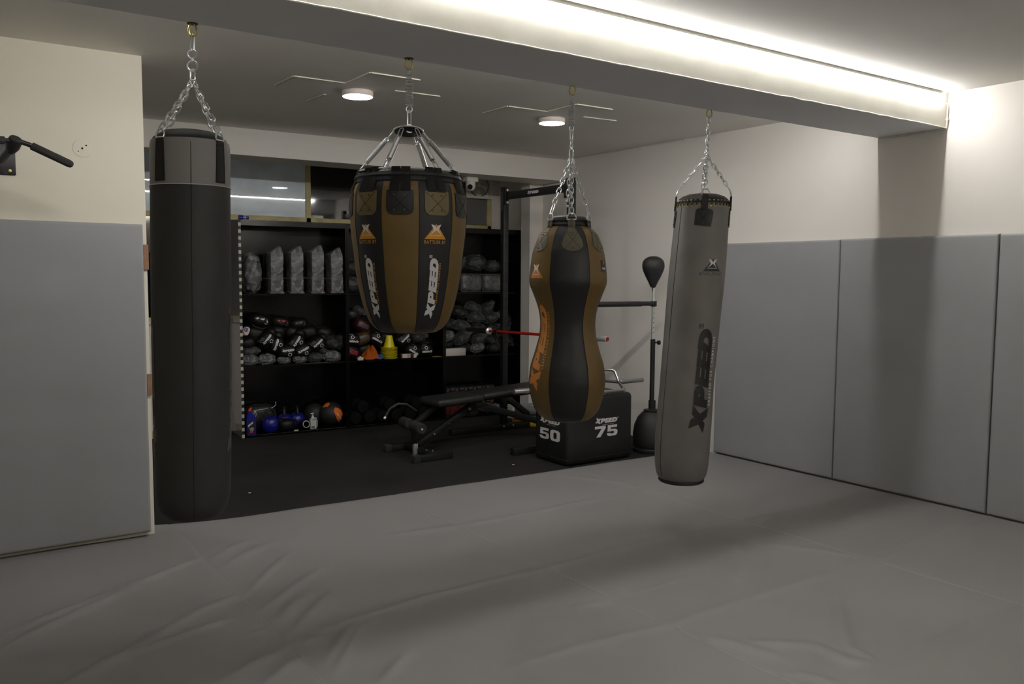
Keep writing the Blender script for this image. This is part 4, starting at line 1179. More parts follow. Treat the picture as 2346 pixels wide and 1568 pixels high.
h = MB(); h.prism([(0, 0), (.034, .004), (.040, .05), (.022, .036), (.004, .045)], lambda u, v: S(1.862+u, .016, ZM+v), lambda u, v: S(1.862+u, .022, ZM+v)); build('open_flap', h, 'white_plastic', t)

# --- corner unit
t = thing('white_carton', 'long plain white carton at the front of the middle shelf under the wrapped gloves', 'carton', S(2.39, .05, ZM))
h = MB(); sbox(h, 2.255, 2.505, .01, .10, ZM, ZM+.078, .002); build('carton_body', h, 'card_white', t)
h = MB(); sbox(h, 2.254, 2.506, .009, .101, ZM+.078, ZM+.082, .001); build('lid', h, 'card_white', t)
GC = 'clear-wrapped gloves piled in the corner shelving unit'
corner = [(2.335, .16, 1.045, 5, 'thin', 1.0), (2.325, .12, .905, 20, 'dense', .82), (2.50, .17, 1.175, -20, 'thin', 1.0), (2.70, .19, 1.215, -30, 'mid', 1.0), (2.88, .19, 1.215, 40, 'mid', .9), (2.705, .14, 1.105, 0, 'mid', .95),
          (2.90, .14, 1.105, 15, 'mid', .95), (2.50, .12, 1.020, -8, 'mid', .95), (2.70, .12, .985, 10, 'thin', .9), (3.10, .18, 1.10, -35, 'thin', .95), (2.51, .11, .885, 30, 'mid', 1.0), (2.72, .10, .865, 24, 'mid', .9), (2.71, .11, .762, 16, 'dense', .85),
          (2.88, .12, .845, -20, 'thin', .95), (3.09, .13, .84, -25, 'thin', 1.0), (2.93, .12, .755, 5, 'thin', .85), (2.36, .24, .82, 0, 'thin', 1.0), (3.09, .20, .955, 10, 'thin', .95), (2.56, .2, .76, 8, 'thin', .9), (2.94, .18, .98, 12, 'thin', .9)]
clab = ['dark wrapped glove high beside the divider, just past the round bag', 'bright wrapped glove right above the white carton', 'dark wrapped glove at the top of the pile near the divider', 'wrapped glove with bright folds at the top middle of the pile', 'wrapped glove at the top of the pile beside the rack post', 'wrapped glove with a bright rim just under the top of the pile', 'wrapped glove with a bright edge touching the rack post',
        'wrapped glove above the black end of the red barbell', 'dark squarish wrapped glove behind the barbell collar', 'wrapped glove past the rack post, high on the pile', 'wrapped glove behind the black barbell sleeve', 'long wrapped glove with a bright diagonal fold', 'wrapped glove with bright looping folds at the shelf front', 'dark wrapped glove low beside the rack post', 'wrapped glove past the rack post, low on the pile', 'dark wrapped glove at the bottom beside the rack post',
        'wrapped glove behind the white carton', 'dark wrapped glove past the rack post, in the middle of the pile', 'dark wrapped glove low behind the white carton end', 'dark wrapped glove behind the rack post, mid pile']
for c_, l_ in zip(corner, clab): put_bag(c_[4], c_[0], c_[1], c_[2], c_[3], l_, c_[5], GC)
# clear zip pouches on the upper shelf
def pouch():
    t = thing('zip_pouch', '', 'pouch'); h = MB(); h.ell((0, 0, .107), (.140, .11, .105), 40, 22, 5, .02, 4, js=6); build('pouch_body', h, 'pouch_grey', t)
    h = MB(); h.tube([Vec((-.135, -.09, .200)), Vec((-.10, -.112, .204)), Vec((.10, -.112, .204)), Vec((.135, -.09, .200))], .004, 6)
    h.tube([Vec((-.132, -.09, .008)), Vec((-.10, -.112, .006)), Vec((.10, -.112, .006)), Vec((.132, -.09, .008))], .004, 6)
    h.tube([Vec((-.137, -.092, .008)), Vec((-.139, -.094, .10)), Vec((-.137, -.092, .200))], .004, 6); h.tube([Vec((.137, -.092, .008)), Vec((.139, -.094, .10)), Vec((.137, -.092, .200))], .004, 6); build('piping', h, 'print_grey', t)
    h = MB(); h.box(-.012, .012, -.117, -.112, .165, .195, .002); build('zip_tab', h, 'print_dim', t); return t
pp = pouch()
for i, (x, l_) in enumerate([(2.605, 'clear zip pouch on the upper shelf, half covered by the round bag'), (2.893, 'clear zip pouch on the upper shelf beside the rack post'), (2.40, 'clear zip pouch on the upper shelf hidden behind the round bag')]):
    if i == 2: continue
    o = pp if i == 0 else copy_tree(pp); putS(o, x, .14, ZU+.001); o['label'] = l_; o['group'] = 'clear zip pouches on the upper shelf'
headgear('large dark head guard in clear plastic on top of the pouch by the round bag', 2.70, .17, 1.735, 'print_dim', 1.0, 'wrap')
headgear('small dark head guard in clear plastic on top of the pouch by the rack post', 2.93, .17, 1.700, 'print_dim', .72, 'wrap')
put_bag('mid', 2.46, .18, 1.72, 20, 'black wrapped glove behind the round bag edge on the upper shelf', 1.2)
# red boxes
def rbox():
    t = thing('product_box', '', 'box'); h = MB(); h.box(-.056, .056, 0, .16, 0, .135, .002); build('carton', h, 'card_red', t)
    h = MB(); h.box(-.0565, .0565, -.0008, .161, .092, .1355, .002); tb = build('dark_band', h, 'card_black', t)
    fn = lambda u, v, off: Vec((u, -.0010-off, v))
    h = MB(); F_ = Flat().poly([(-.048, .108), (-.002, .108), (-.002, .124), (-.048, .124)]); F_.onto(h, fn, .001)
    Flat().poly([(.012, .098), (.026, .094), (.044, .108), (.048, .128), (.036, .126), (.030, .112), (.022, .122), (.014, .112)]).onto(h, fn, .001); build('printed_glove_mark', h, 'print_grey', tb)
    return t
rb = rbox(); n = 0; GR = 'red and black cartons stacked low in the corner unit'
for tier in range(2):
    for i in range(6):
        o = rb if n == 0 else copy_tree(rb); n += 1
        putS(o, 2.328+i*.1165, .16, ZL+.001+tier*.158, sc=(1, 1, 1.155)); o['group'] = GR
        o['label'] = [['first', 'second', 'third', 'fourth', 'fifth', 'sixth'][i]+' red carton from the divider in the upper row, with a white glove mark', ['first', 'second', 'third', 'fourth', 'fifth', 'sixth'][i]+' red carton from the divider in the bottom row, under the bench line'][1-tier]
put_bag('mid', 2.80, .06, .062, -10, 'clear bag with pale contents on the bottom shelf beside the rack post', .8)
put_bag('dense', 2.92, .06, .050, 15, 'crumpled clear bag on the bottom shelf against the rack post', .62)
h = MB(); h.ell((0, 0, 0), (.022, .01, .012), 12, 8); tag(putS(build('yellow_tag', h, 'cone_yellow'), 2.835, -.015, .085), 'small yellow tag inside the clear bag on the bottom shelf', 'tag')

# --- bottom shelf of the checkered unit
# cleaner bottle
t = thing('cleaner_bottle', 'blue cleaner bottle with a red angled cap by the checkered edge', 'bottle', S(.10, .06, ZL))
h = MB(); prof = [(-.046, 0), (-.048, .02), (-.048, .15), (-.046, .175), (-.036, .205), (-.020, .232), (-.006, .245), (.010, .245), (.018, .225), (.034, .195), (.044, .165), (.046, .10), (.046, .0)]
h.prism([(-.042, .0), (.042, .0), (.046, .006), (.046, .13), (.040, .165), (.024, .200), (.006, .230), (-.002, .238), (-.024, .238), (-.036, .215), (-.044, .185), (-.047, .15), (-.047, .006)], lambda u, v: S(.10+u, .035, ZL+v), lambda u, v: S(.10+u, .085, ZL+v))
bmesh.ops.bevel(h.bm, geom=[e for e in h.bm.edges], offset=.006, segments=2, affect='EDGES'); build('bottle_body', h, 'blue_bottle', t)
h = MB(); h.tube([S(.088, .06, ZL+.236), S(.092, .06, ZL+.25), S(.108, .06, ZL+.272)], [.018, .016, .009], 14); build('cap', h, 'cap_red', t)
fn = lambda u, v, off: S(.10+u, .035-off, ZL+.078+v)
h = MB(); Flat().poly([(-.034, -.060), (.030, -.060), (.034, -.03), (.030, .062), (.010, .070), (-.034, .05)]).onto(h, fn, .001); lb = build('label_panel', h, 'print_black', t)
h = MB(); Flat().poly([(-.036, .0), (.014, .036), (.016, .056), (-.034, .022)]).onto(h, fn, .002); Flat().text('10X', lambda x, y: (x, y-.026), .030, .001, .9).onto(h, fn, .002); Flat().text('CLEAN', lambda x, y: (x, y-.038), .011, .0003, .9).onto(h, fn, .002); build('label_white', h, 'print_white', lb)
h = MB(); Flat().text('HARPIC', lambda x, y: (x*.75-.010+.0*y, y*.9+.017+x*.70), .017, .0004, .8).onto(h, fn, .003); Flat().poly([(-.018, -.058), (.014, -.058), (.016, -.040), (-.018, -.040)]).onto(h, fn, .002); build('label_red', h, 'label_red', lb)
# kettlebells
def kettlebell():
    t = thing('kettlebell', '', 'kettlebell'); h = MB(); h.lathe([(0, 0), (.055, 0), (.068, .010), (.084, .045), (.089, .078), (.083, .112), (.066, .142), (.045, .158), (0, .162)], 36); build('ball', h, 'kettle_blue', t)
    h = MB(); pts = []
    for i in range(17):
        a = PI*i/16; pts.append(Vec((math.cos(a)*(.058 if i not in (0, 16) else .052), 0, .135+math.sin(a)*.098)))
    h.tube(pts, [.016]*2+[.0145]*13+[.016]*2, 12); build('handle', h, 'iron_dark', t)
    fn = lambda u, v, off: Vec((u, -math.sqrt(max(1e-6, .088**2-u*u-(v*.8)**2))-off, .080+v))
    h = MB(); F_ = Flat(); wordmark(F_, .05, False, 1.3); F_.cut(.01).onto(h, fn, .003); build('printed_logo', h, 'print_grey', t); return t
kb = kettlebell()
for i, (x, d, tr, s_, l_) in enumerate([(.302, .10, 12, 1.0, 'blue kettlebell with a dark handle, nearest the cleaner bottle'), (.485, .22, 70, .95, 'blue kettlebell turned sideways, between two other blue ones'), (.625, .25, 82, .95, 'blue kettlebell with white mark, furthest from the cleaner bottle')]):
    o = kb if i == 0 else copy_tree(kb); putS(o, x, d, ZL+.001+(.03 if i == 2 else 0)*0, 0, tr, 0, s_); o['label'] = l_; o['group'] = 'blue kettlebells on the bottom shelf'
# drawstring bag
t = thing('drawstring_bag', 'black cloth bag with a knotted white drawstring behind the blue kettlebells', 'bag', S(.25, .27, ZL))
h = MB(); h.ell(S(.25, .30, ZL+.13), (.17, .09, .135), 32, 20, 2.8, .05, 6, T=Matrix.Rotation(AL, 4, 'Z')); build('bag_body', h, 'pad_black', t)
h = MB(); h.tube([S(.12, .235, ZL+.20), S(.20, .215, ZL+.215), S(.28, .21, ZL+.222), S(.36, .22, ZL+.228), S(.405, .25, ZL+.25), S(.41, .27, ZL+.28)], .0035, 6)
for dx in (-.014, 0, .012): h.tube([S(.185, .212, ZL+.215), S(.178+dx, .205, ZL+.185), S(.182+dx*1.6, .205, ZL+.150)], .0028, 5)
build('drawstring', h, 'white_plastic', t)
# sanitiser
t = thing('soap_pump', 'clear soap pump bottle with a white and green label', 'bottle', S(.735, .06, ZL))
h = MB(); h.ell(S(.735, .065, ZL+.056), (.037, .022, .057), 28, 18, 5, T=Matrix.Rotation(AL, 4, 'Z')); build('bottle_body', h, 'clear_plastic', t)
h = MB(); h.lathe([(.024, .108), (.018, .118), (.014, .124), (.014, .138), (.005, .140), (.005, .158), (0, .158)], 20, S(.735, .065, ZL)); h.tube([S(.712, .06, ZL+.160), S(.745, .066, ZL+.162)], .006, 8); build('pump', h, 'white_plastic', t)
fn = lambda u, v, off: S(.735+u, .0425-off, ZL+.05+v)
h = MB(); Flat().poly([(-.031, -.044), (.031, -.044), (.028, 0), (.031, .040), (-.031, .040), (-.028, 0)]).onto(h, fn, .0015, .002); lb = build('label_panel', h, 'white_plastic', t)
h = MB(); Flat().poly([(-.024, -.018), (.024, -.018), (.024, .034), (-.024, .034)]).onto(h, fn, .0025); build('label_print', h, 'pale_label', lb)
h = MB(); Flat().poly([(-.026, -.038), (.014, -.038), (.014, -.020), (-.026, -.020)]).onto(h, fn, .003); build('green_patch', h, 'green_label', lb)
t = thing('small_bottle', 'small clear bottle standing just behind the soap pump', 'bottle', S(.785, .12, ZL))
h = MB(); h.ell(S(.785, .12, ZL+.045), (.02, .018, .045), 20, 14, 4); build('bottle_body', h, 'clear_plastic', t); h = MB(); h.lathe([(.009, .086), (.009, .108), (0, .109)], 12, S(.785, .12, ZL)); build('cap', h, 'white_plastic', t)
# low dark things on the shelf floor
put_glove('plain', .462, .09, .055, 0, 'black glove lying in front of the sideways kettlebell', sc=.95)
h = MB(); h.box(-.022, .022, -.006, .006, 0, .010, .002); tag(putS(build('paper_tag', h, 'white_plastic'), .55, .03, ZL+.001, 0), 'small pale paper tag beside the low black glove', 'tag')
t = thing('knee_sleeve', 'black rolled sleeve with a white-rimmed opening beside the soap pump', 'sleeve', S(.64, .10, ZL))
h = MB(); h.lathe([(.030, 0), (.042, .004), (.047, .05), (.044, .10), (.034, .103)], 24, S(.645, .13, ZL+.048), -UY+Vec((.1, 0, .12)), cap=False); h.lathe([(0, .03), (.032, .03)], 20, S(.645, .13, ZL+.048), -UY+Vec((.1, 0, .12)), cap=False); build('roll', h, 'glove_black', t)
d_ = (-UY+Vec((.1, 0, .12))).normalized(); h = MB(); h.ring(S(.645, .13, ZL+.048)+d_*.103, .034, .004, d_, 24, 6); build('white_rim', h, 'white_plastic', t)
# medicine balls
def ball(x, d, R, label, orange):
    t = thing('medicine_ball', label, 'ball', S(x, d, ZL+R)); c_ = S(x, d, ZL+R)
    h = MB(); h.ell(c_, (R, R, R), 56, 32)
    build('ball_cover', h, 'ball_black', t)
    if orange:
        view = (Vec((0, 0, 1.6))-c_).normalized(); rr = Vec((0, 0, 1)).cross(view).normalized(); uu = view.cross(rr)
        def fn(u, v, off):
            q = rr*u+uu*v; k = max(0, 1-u*u-v*v); return c_+(q+view*math.sqrt(k)).normalized()*(R+off)
        for P in ([(.30, .50), (.55, .45), (.80, .25), (.93, -.02), (.88, -.25), (.62, -.74), (.45, -.50), (.22, .20)], [(-.72, .52), (-.48, .80), (-.22, .96), (-.10, .78), (-.28, .58), (-.55, .54)]):
            h = MB(); Flat().poly(P).cut(.12).onto(h, fn, .0012); pc = build('orange_panel', h, 'ball_orange', t)
        h = MB(); F_ = Flat().text('6KG', lambda x_, y_: (x_*.5+.70-y_*.9, y_*.5-.28+x_*-.9), .30, .01); F_.cut(.1).onto(h, fn, .002); build('printed_weight', h, 'print_white', t)
ball(.968, .16, .127, 'black medicine ball with orange panels on the bottom shelf', True)
ball(.83, .29, .115, 'plain dark medicine ball half hidden behind the orange-panelled one', False)
# dumbbells, ends towards the room
def dumbbell():
    t = thing('dumbbell', '', 'dumbbell'); h = MB()
    for y0 in (0, .16):
        h = MB(); h.lathe([(0, 0), (.030, 0), (.062, .006), (.068, .018), (.068, .062), (.062, .074), (.030, .08), (0, .08)], 22, (0, y0, .068), (0, 1, 0))
        build('weight_head', h, 'dull_black', t)
    h = MB(); h.lathe([(.014, .07), (.016, .12), (.014, .17)], 14, (0, 0, .068), (0, 1, 0)); build('handle', h, 'steel_dull', t); return t
db = dumbbell()
for i, (x, z, l_) in enumerate([(1.215, 0, 'dark dumbbell end beside the divider, first of the floor row'), (1.372, 0, 'dark dumbbell end, second of the floor row'), (1.53, 0, 'dark dumbbell end, third of the floor row, above the bench roller'), (1.69, 0, 'dark dumbbell end, fourth of the floor row'), (1.85, 0, 'dark dumbbell end under the bench seat, fifth of the floor row'), (2.01, 0, 'dark dumbbell end under the bench seat beside the red cartons'),
                          (1.295, .118, 'dark dumbbell resting between the first and second of the row'), (1.61, .118, 'dark dumbbell resting between the third and fourth of the row'), (1.93, .118, 'dark dumbbell resting on the last two of the row')]):
    o = db if i == 0 else copy_tree(db); putS(o, x, .07, ZL+.001+z, 0, (3, -4, 2, 5, -3, 2, 1, -2, 3)[i]); o['label'] = l_; o['group'] = 'dark dumbbells on the bottom shelf'
# bottle lying on top of the unit
t = thing('water_bottle', 'clear bottle with blue ends lying on top of the checkered shelving unit', 'bottle', S(.08, .08, ZT))
c0 = S(.03, .09, ZT+.024)
h = MB(); h.lathe([(.012, 0), (.022, .004), (.022, .045), (.013, .052), (.013, .075), (0, .076)], 18, c0, UX); build('bottle_body', h, 'clear_plastic', t)
h = MB(); h.lathe([(0, -.006), (.024, -.004), (.024, .036), (.0225, .037)], 18, c0, UX); build('blue_base', h, 'blue_bottle', t)
h = MB(); h.lathe([(.016, .068), (.017, .071), (.016, .092), (0, .094)], 18, c0, UX); build('cap', h, 'blue_bottle', t)

# ================================================================ gym equipment
# ---- power rack
RX = 4.966
t = thing('power_rack', 'black steel half rack with a named crossbeam standing behind the hourglass bag', 'rack', (RX, 6.78, FL))
hw = .031
for (y, lb_) in ((7.33, None), (6.225, None)):
    h = MB(); h.box(RX-hw, RX+hw, y-hw, y+hw, FL+.06, 2.505, .004); up_ = build('upright_post', h, 'powder_black', t)
    h = MB()
    for i in range(23):
        z = 2.18-i*.092
        if z < .1: break
        h.lathe([(.0085, 0), (.0085, .0012), (0, .0012)], 12, (RX, y-hw, z), (0, -1, 0)); h.lathe([(.0085, 0), (.0085, .0012), (0, .0012)], 12, (RX-hw, y, z), (-1, 0, 0))
    ho = build('bolt_holes', h, 'lens_black', up_); ho['kind'] = 'stuff'
    h = MB(); fn = lambda u, v, off, y=y: Vec((RX-hw-off, y+v*.9, 2.36+u)); F_ = Flat(); wordmark(F_, .21, False, 1.); F_.onto(h, fn, .001); build('printed_logo', h, 'print_grey', up_)
    h = MB(); h.box(4.315, 5.56, y-hw-.002, y+hw+.002, FL, FL+.065, .004); build('base_foot', h, 'powder_black', t)
    h = MB(); h.beam((RX+.03, y, .318), (5.40, y, FL+.05), .055, .055, .003); build('diagonal_brace', h, 'powder_black', t)
    for bx_, bz in ((RX-.02, .012), (RX+.10, .012), (RX+.03, .215)):
        build('bolt', MB().lathe([(.010, 0), (.010, .006), (0, .009)], 8, (bx_, y-hw-.003, bz), (0, -1, 0)), 'chrome', t)
h = MB(); h.box(RX-.025, RX+.025, 6.225+hw, 7.33-hw, 2.378, 2.452, .003); cb_ = build('crossbeam', h, 'powder_black', t)
h = MB(); fn = lambda u, v, off: Vec((RX-.025-off, 6.80-u, 2.415+v)); F_ = Flat(); wordmark(F_, .19, False, 1.); F_.onto(h, fn, .001); build('printed_logo', h, 'print_white', cb_)
for y in (7.33, 6.225):
    s_ = -1 if y > 7 else 1
    h = MB(); h.box(RX-hw-.006, RX-hw, y-.07 if y > 7 else y+.02, y-.02 if y > 7 else y+.07, 2.32, 2.50, .002); build('gusset_plate', h, 'powder_black', t)
for z in (2.475, 2.35):
    build('bolt', MB().lathe([(.013, 0), (.013, .010), (.006, .012), (.006, .02), (0, .02)], 8, (RX+.01, 7.33-hw, z), (0, -1, 0)), 'chrome', t)
h = MB(); h.box(RX-.02, RX+.02, 6.225, 7.33, .0+FL, FL+.0601, .004) if False else h.box(5.50, 5.56, 6.26, 7.30, FL+.002, FL+.062, .004); build('rear_crossmember', h, 'powder_black', t)
for y in (7.33, 6.225):
    h = MB(); zc = 1.03 if y < 7 else 1.01
    h.box(RX-hw-.008, RX-hw, y-.034, y+.034, zc-.075, zc+.055, .002); h.box(RX-hw-.075, RX-hw-.006, y-.030, y+.030, zc-.040, zc-.022, .003); h.box(RX-hw-.083, RX-hw-.073, y-.030, y+.030, zc-.040, zc+.02, .002); build('bar_hook', h, 'powder_black', t)
# ---- red barbell on the hooks
a_, b_ = Vec((4.895, 7.93, 1.000)), Vec((4.895, 5.61, 1.046)); e_ = (b_-a_).normalized()
t = thing('barbell', 'red-shafted barbell with a black sleeve resting on the rack hooks', 'barbell', a_)
LB_ = (b_-a_).length
h = MB(); h.tube([a_+e_*.40, b_-e_*.40], .0142, 16); build('shaft', h, 'red_paint', t)
h = MB(); h.lathe([(0, 0), (.022, .0), (.025, .003), (.025, .405), (.02, .41)], 22, a_, e_, cap=False); build('sleeve', h, 'sleeve_black', t)
h = MB(); h.lathe([(.025, .405), (.037, .407), (.038, .412), (.038, .428), (.026, .436), (.015, .438)], 24, a_, e_, cap=False); build('collar', h, 'chrome', t)
h = MB(); h.lathe([(.015, .41), (.025, .408), (.025, .002), (.020, 0), (0, 0)], 22, b_, -e_, cap=False); h.lathe([(.025, .405), (.037, .407), (.038, .412), (.038, .428), (.026, .436), (.015, .438)], 24, b_, -e_, cap=False); build('sleeve', h, 'chrome', t)
h = MB(); h.lathe([(0, .002), (.019, .002), (.019, 0), (0, 0)], 20, b_+e_*.002, -e_); build('end_cap', h, 'red_cap', t)

# ---- adjustable bench
BO = Vec((4.35, 6.80, 0)); BA = math.radians(3.5)
bu = Vec((math.cos(BA), math.sin(BA), 0)); bv = Vec((-math.sin(BA), math.cos(BA), 0)); bz = Vec((0, 0, 1))
def BP(x, y, z): return BO+bu*x+bv*y+bz*z
t = thing('weight_bench', 'black adjustable bench with foam leg rollers standing across the rack', 'bench', (BO.x, BO.y, FL))
TB = Matrix.Translation(BO) @ Matrix.Rotation(BA, 4, 'Z')
h = MB(); h.box(-.60, -.085, -.19, .16, .415, .485, .028, 4, T=TB @ Matrix.Rotation(math.radians(-1.5), 4, 'Y')); build('seat', h, 'pad_black', t)
h = MB(); h.box(-.055, .80, -.155, .155, .425, .485, .026, 4, T=TB @ Matrix.Rotation(math.radians(-2.5), 4, 'Y')); build('backrest', h, 'pad_black', t)
h = MB(); h.beam(BP(-.72, 0, .055), BP(-.13, -.02, .36), .06, .06, .003); build('front_leg', h, 'powder_black', t)
h = MB(); h.beam(BP(-.10, 0, .38), BP(.95, -.06, .045), .06, .06, .003); build('rear_leg', h, 'powder_black', t)
h = MB(); h.beam(BP(-.42, 0, .405), BP(.74, 0, .435), .05, .04, .003); build('top_rail', h, 'powder_black', t)
h = MB(); h.lathe([(.012, 0), (.06, .001), (.06, .008), (.012, .009)], 28, BP(-.13, -.045, .335), -bv); build('adjuster_plate', h, 'powder_black', t)
build('pivot_bolt', MB().lathe([(.017, 0), (.017, .006), (.010, .016), (0, .018)], 14, BP(-.18, -.055, .34), -bv), 'chrome', t)
# feet (two parallel bars along the bench, joined by a cross tube)
fl = []
for (x0, x1, y) in ((3.425, 3.80, 6.435), (3.425, 3.72, 6.985)):
    h = MB(); h.box(x0, x1, y-.03, y+.03, FL, FL+.062, .004); ft = build('foot_bar', h, 'powder_black', t)
    h = MB(); h.box(x0-.014, x0+.05, y-.032, y+.032, FL, FL+.065, .006); build('end_cap', h, 'foam_black', ft)
h = MB(); h.box(3.60, 3.66, 6.46, 6.96, FL+.02, FL+.065, .003); build('cross_tube', h, 'powder_black', t)
for p in ((3.615, 6.56, FL+.068), (3.645, 6.50, FL+.068)): build('bolt', MB().lathe([(.008, 0), (.008, .005), (0, .007)], 8, p), 'chrome', t)
for p in (BP(-.56, -.035, .14), BP(-.40, -.035, .22)): build('bolt', MB().lathe([(.008, 0), (.008, .005), (0, .007)], 8, p, -bv), 'chrome', t)
h = MB(); h.box(5.28, 5.34, 6.45, 6.95, FL, FL+.06, .003); build('rear_foot', h, 'powder_black', t)
# leg roller assembly
ra, rb_ = Vec((3.60, 6.98, .235)), Vec((3.535, 6.50, .245)); rd = (rb_-ra).normalized()
h = MB(); h.lathe([(0, 0), (.042, 0), (.050, .006), (.050, .19), (.042, .2), (.012, .2)], 24, ra, rd); h.lathe([(.012, .0), (.042, 0), (.050, .006), (.050, .19), (.042, .2), (0, .202)], 24, ra+rd*.29, rd); build('foam_roller', h, 'foam_black', t)
h = MB(); h.tube([ra-rd*.01, rb_+rd*.012], .010, 10); build('roller_axle', h, 'chrome', t)
h = MB(); m_ = ra+rd*.245; h.beam(m_, BP(-.52, 0, .39), .045, .045, .003); h.beam(m_+Vec((.0, 0, .01)), m_+Vec((.02, -.02, -.165)), .045, .045, .003); build('roller_arm', h, 'powder_black', t)
h = MB(); h.box(m_.x+.001, m_.x+.039, m_.y-.039, m_.y-.001, FL+.0, FL+.11, .003); build('rubber_stop', h, 'steel_dull', t)
h = MB(); q0 = Vec((3.42, 6.98, .30)); h.tube([q0, q0+Vec((.05, 0, .07)), q0+Vec((.12, -.02, .11)), q0+Vec((.20, -.03, .10)), q0+Vec((.30, -.04, .03))], .014, 12); build('grab_handle', h, 'pad_black', t)
build('handle_cap', MB().lathe([(0, 0), (.013, .001), (.014, .02), (.009, .03)], 14, q0+Vec((-.012, 0, -.022)), (.55, 0, .83)), 'chrome', t)

# ---- soft jump box
t = thing('plyo_box', 'black soft jump box numbered 50 and 75 under the hourglass bag', 'jump box', (4.79, 5.80, FL))
X1, X2, Y1, Y2, Z2 = 4.425, 5.172, 5.565, 6.045, .565
h = MB(); h.box(X1, X2, Y1, Y2, FL, Z2, .042, 5); build('box_body', h, 'pad_black', t)
h = MB()
for z in (FL+.055, ): 
    P = []
    for (cx, cy, a0) in ((X2-.042, Y2-.042, 0), (X1+.042, Y2-.042, 90), (X1+.042, Y1+.042, 180), (X2-.042, Y1+.042, 270)):
        for i in range(6): a = math.radians(a0+18*i); P.append(Vec((cx+.0424*math.cos(a), cy+.0424*math.sin(a), z)))
    h.tube(P, .003, 6, closed=True)
build('hem_piping', h, 'stitch_dark', t)
D5 = [(.08, 1), (.95, 1), (.95, .77), (.38, .77), (.37, .62), (.75, .62), (.9, .57), (.98, .47), (1, .3), (.96, .13), (.85, .03), (.7, 0), (.25, 0), (.1, .04), (.02, .14), (0, .28), (.34, .28), (.36, .22), (.42, .2), (.6, .2), (.66, .25), (.67, .33), (.65, .4), (.58, .44), (.45, .44), (.38, .41), (.05, .41)]
D7 = [(0, 1), (1, 1), (1, .78), (.52, 0), (.14, 0), (.62, .76), (0, .76)]
def rr(x0, x1, y0, y1, r):
    P = []
    for cx, cy, a0 in ((x1-r, y1-r, 0), (x0+r, y1-r, 90), (x0+r, y0+r, 180), (x1-r, y0+r, 270)):
        for i in range(6): a = math.radians(a0+18*i); P.append((cx+r*math.cos(a), cy+r*math.sin(a)))
    return P
def number(F_, ch, x, y, w, hh):
    f = lambda u, v: (x+u*w, y+v*hh)
    if ch == '5': F_.poly(D5, fn=f)
    elif ch == '7': F_.poly(D7, fn=f)
    else: F_.poly(rr(0, 1, 0, 1, .28), [rr(.34, .66, .21, .79, .12)], fn=f)
for (fn, s_, cz, ch2, w_) in ((lambda u, v, off: Vec((4.858+u, Y1-off, .318+v)), '75', -.124, 0, 1.), (lambda u, v, off: Vec((X1-off, 5.812-u, .318+v)), '50', -.150, 0, 1.12)):
    h = MB(); F_ = Flat(); wordmark(F_, .255*w_, True, 1.10)
    for v in F_.bm.verts: v.co.y += .018
    F_.onto(h, fn, .0012)
    F_ = Flat().text('CRAFTED FOR CHAMPIONS', lambda x, y: (x+.02, y-.021), .011, 0, .9, 1.1); F_.onto(h, fn, .0012); build('printed_logo', h, 'print_white', t)
    h = MB(); F_ = Flat(); number(F_, s_[0], -.131*w_, cz, .124*w_, .097); number(F_, s_[1], .007*w_, cz, .124*w_, .097); F_.onto(h, fn, .0012); build('printed_number', h, 'print_white', t)
build('worn_spot', MB().ell(Vec((4.845, Y1+.02, Z2+.001)), (.018, .012, .003), 12, 8), 'white_plastic', t)

# ---- trap bar lying on the box
zt = Z2+.016
t = thing('trap_bar', 'chrome trap bar with raised handles lying across the jump box', 'barbell', (4.75, 5.80, Z2))
s0, s1 = Vec((4.045, 5.815, .618)), Vec((5.43, 5.72, .640))
def hexf(y0, y1, za, zb): pass
cL, cR = s0+(s1-s0)*.27, s0+(s1-s0)*.80
dS = (s1-s0).normalized()
h = MB(); h.lathe([(0, 0), (.022, 0), (.0245, .003), (.0245, .34), (.017, .345)], 22, s0, dS); build('sleeve', h, 'bar_chrome', t)
h = MB(); h.lathe([(0, 0), (.018, 0), (.0205, .003), (.0205, .26), (.015, .265)], 22, s1, -dS); build('sleeve', h, 'bar_chrome', t)
yN, yF = -.20, .22
pts = [cL, cL+Vec((.10, yN*.85, -.035)), cL+Vec((.14, yN, -.040)), cR+Vec((-.14, yN+.02, -.045)), cR+Vec((-.09, yN*.85, -.042)), cR, cR+Vec((-.06, yF*.85, .0)), cR+Vec((-.12, yF, .0)), cL+Vec((.12, yF, .0)), cL+Vec((.06, yF*.85, .0))]
h = MB(); h.tube(pts, .0145, 12, closed=True); build('hex_frame', h, 'bar_chrome', t)
for yy, zz in ((yF, .0),):
    A_ = cL+Vec((.20, yy, zz)); C_ = cR+Vec((-.12, yy, zz))
    h = MB(); h.tube([A_, A_+Vec((0, 0, .05)), A_+Vec((.03, 0, .082)), C_+Vec((-.05, 0, .100)), C_+Vec((-.01, 0, .09)), C_+Vec((.0, 0, .07)), C_+Vec((.0, -.01, .0))], .0125, 12); build('raised_handle', h, 'bar_chrome', t)
A_ = cR+Vec((-.10, -.12, .0)); h = MB(); h.tube([cR+Vec((-.16, .02, .0)), cR+Vec((-.36, .03, -.0))], .014, 12); build('low_handle', h, 'bar_chrome', t)
h = MB(); h.tube([cR+Vec((.0, 0, .0)), cR+Vec((.0, .02, .04)), cR+Vec((-.006, .05, .092)), cR+Vec((-.025, .07, .108)), cR+Vec((-.12, .10, .112)), cR+Vec((-.36, .12, .112))], .0135, 12); build('handle_riser', h, 'bar_chrome', t)

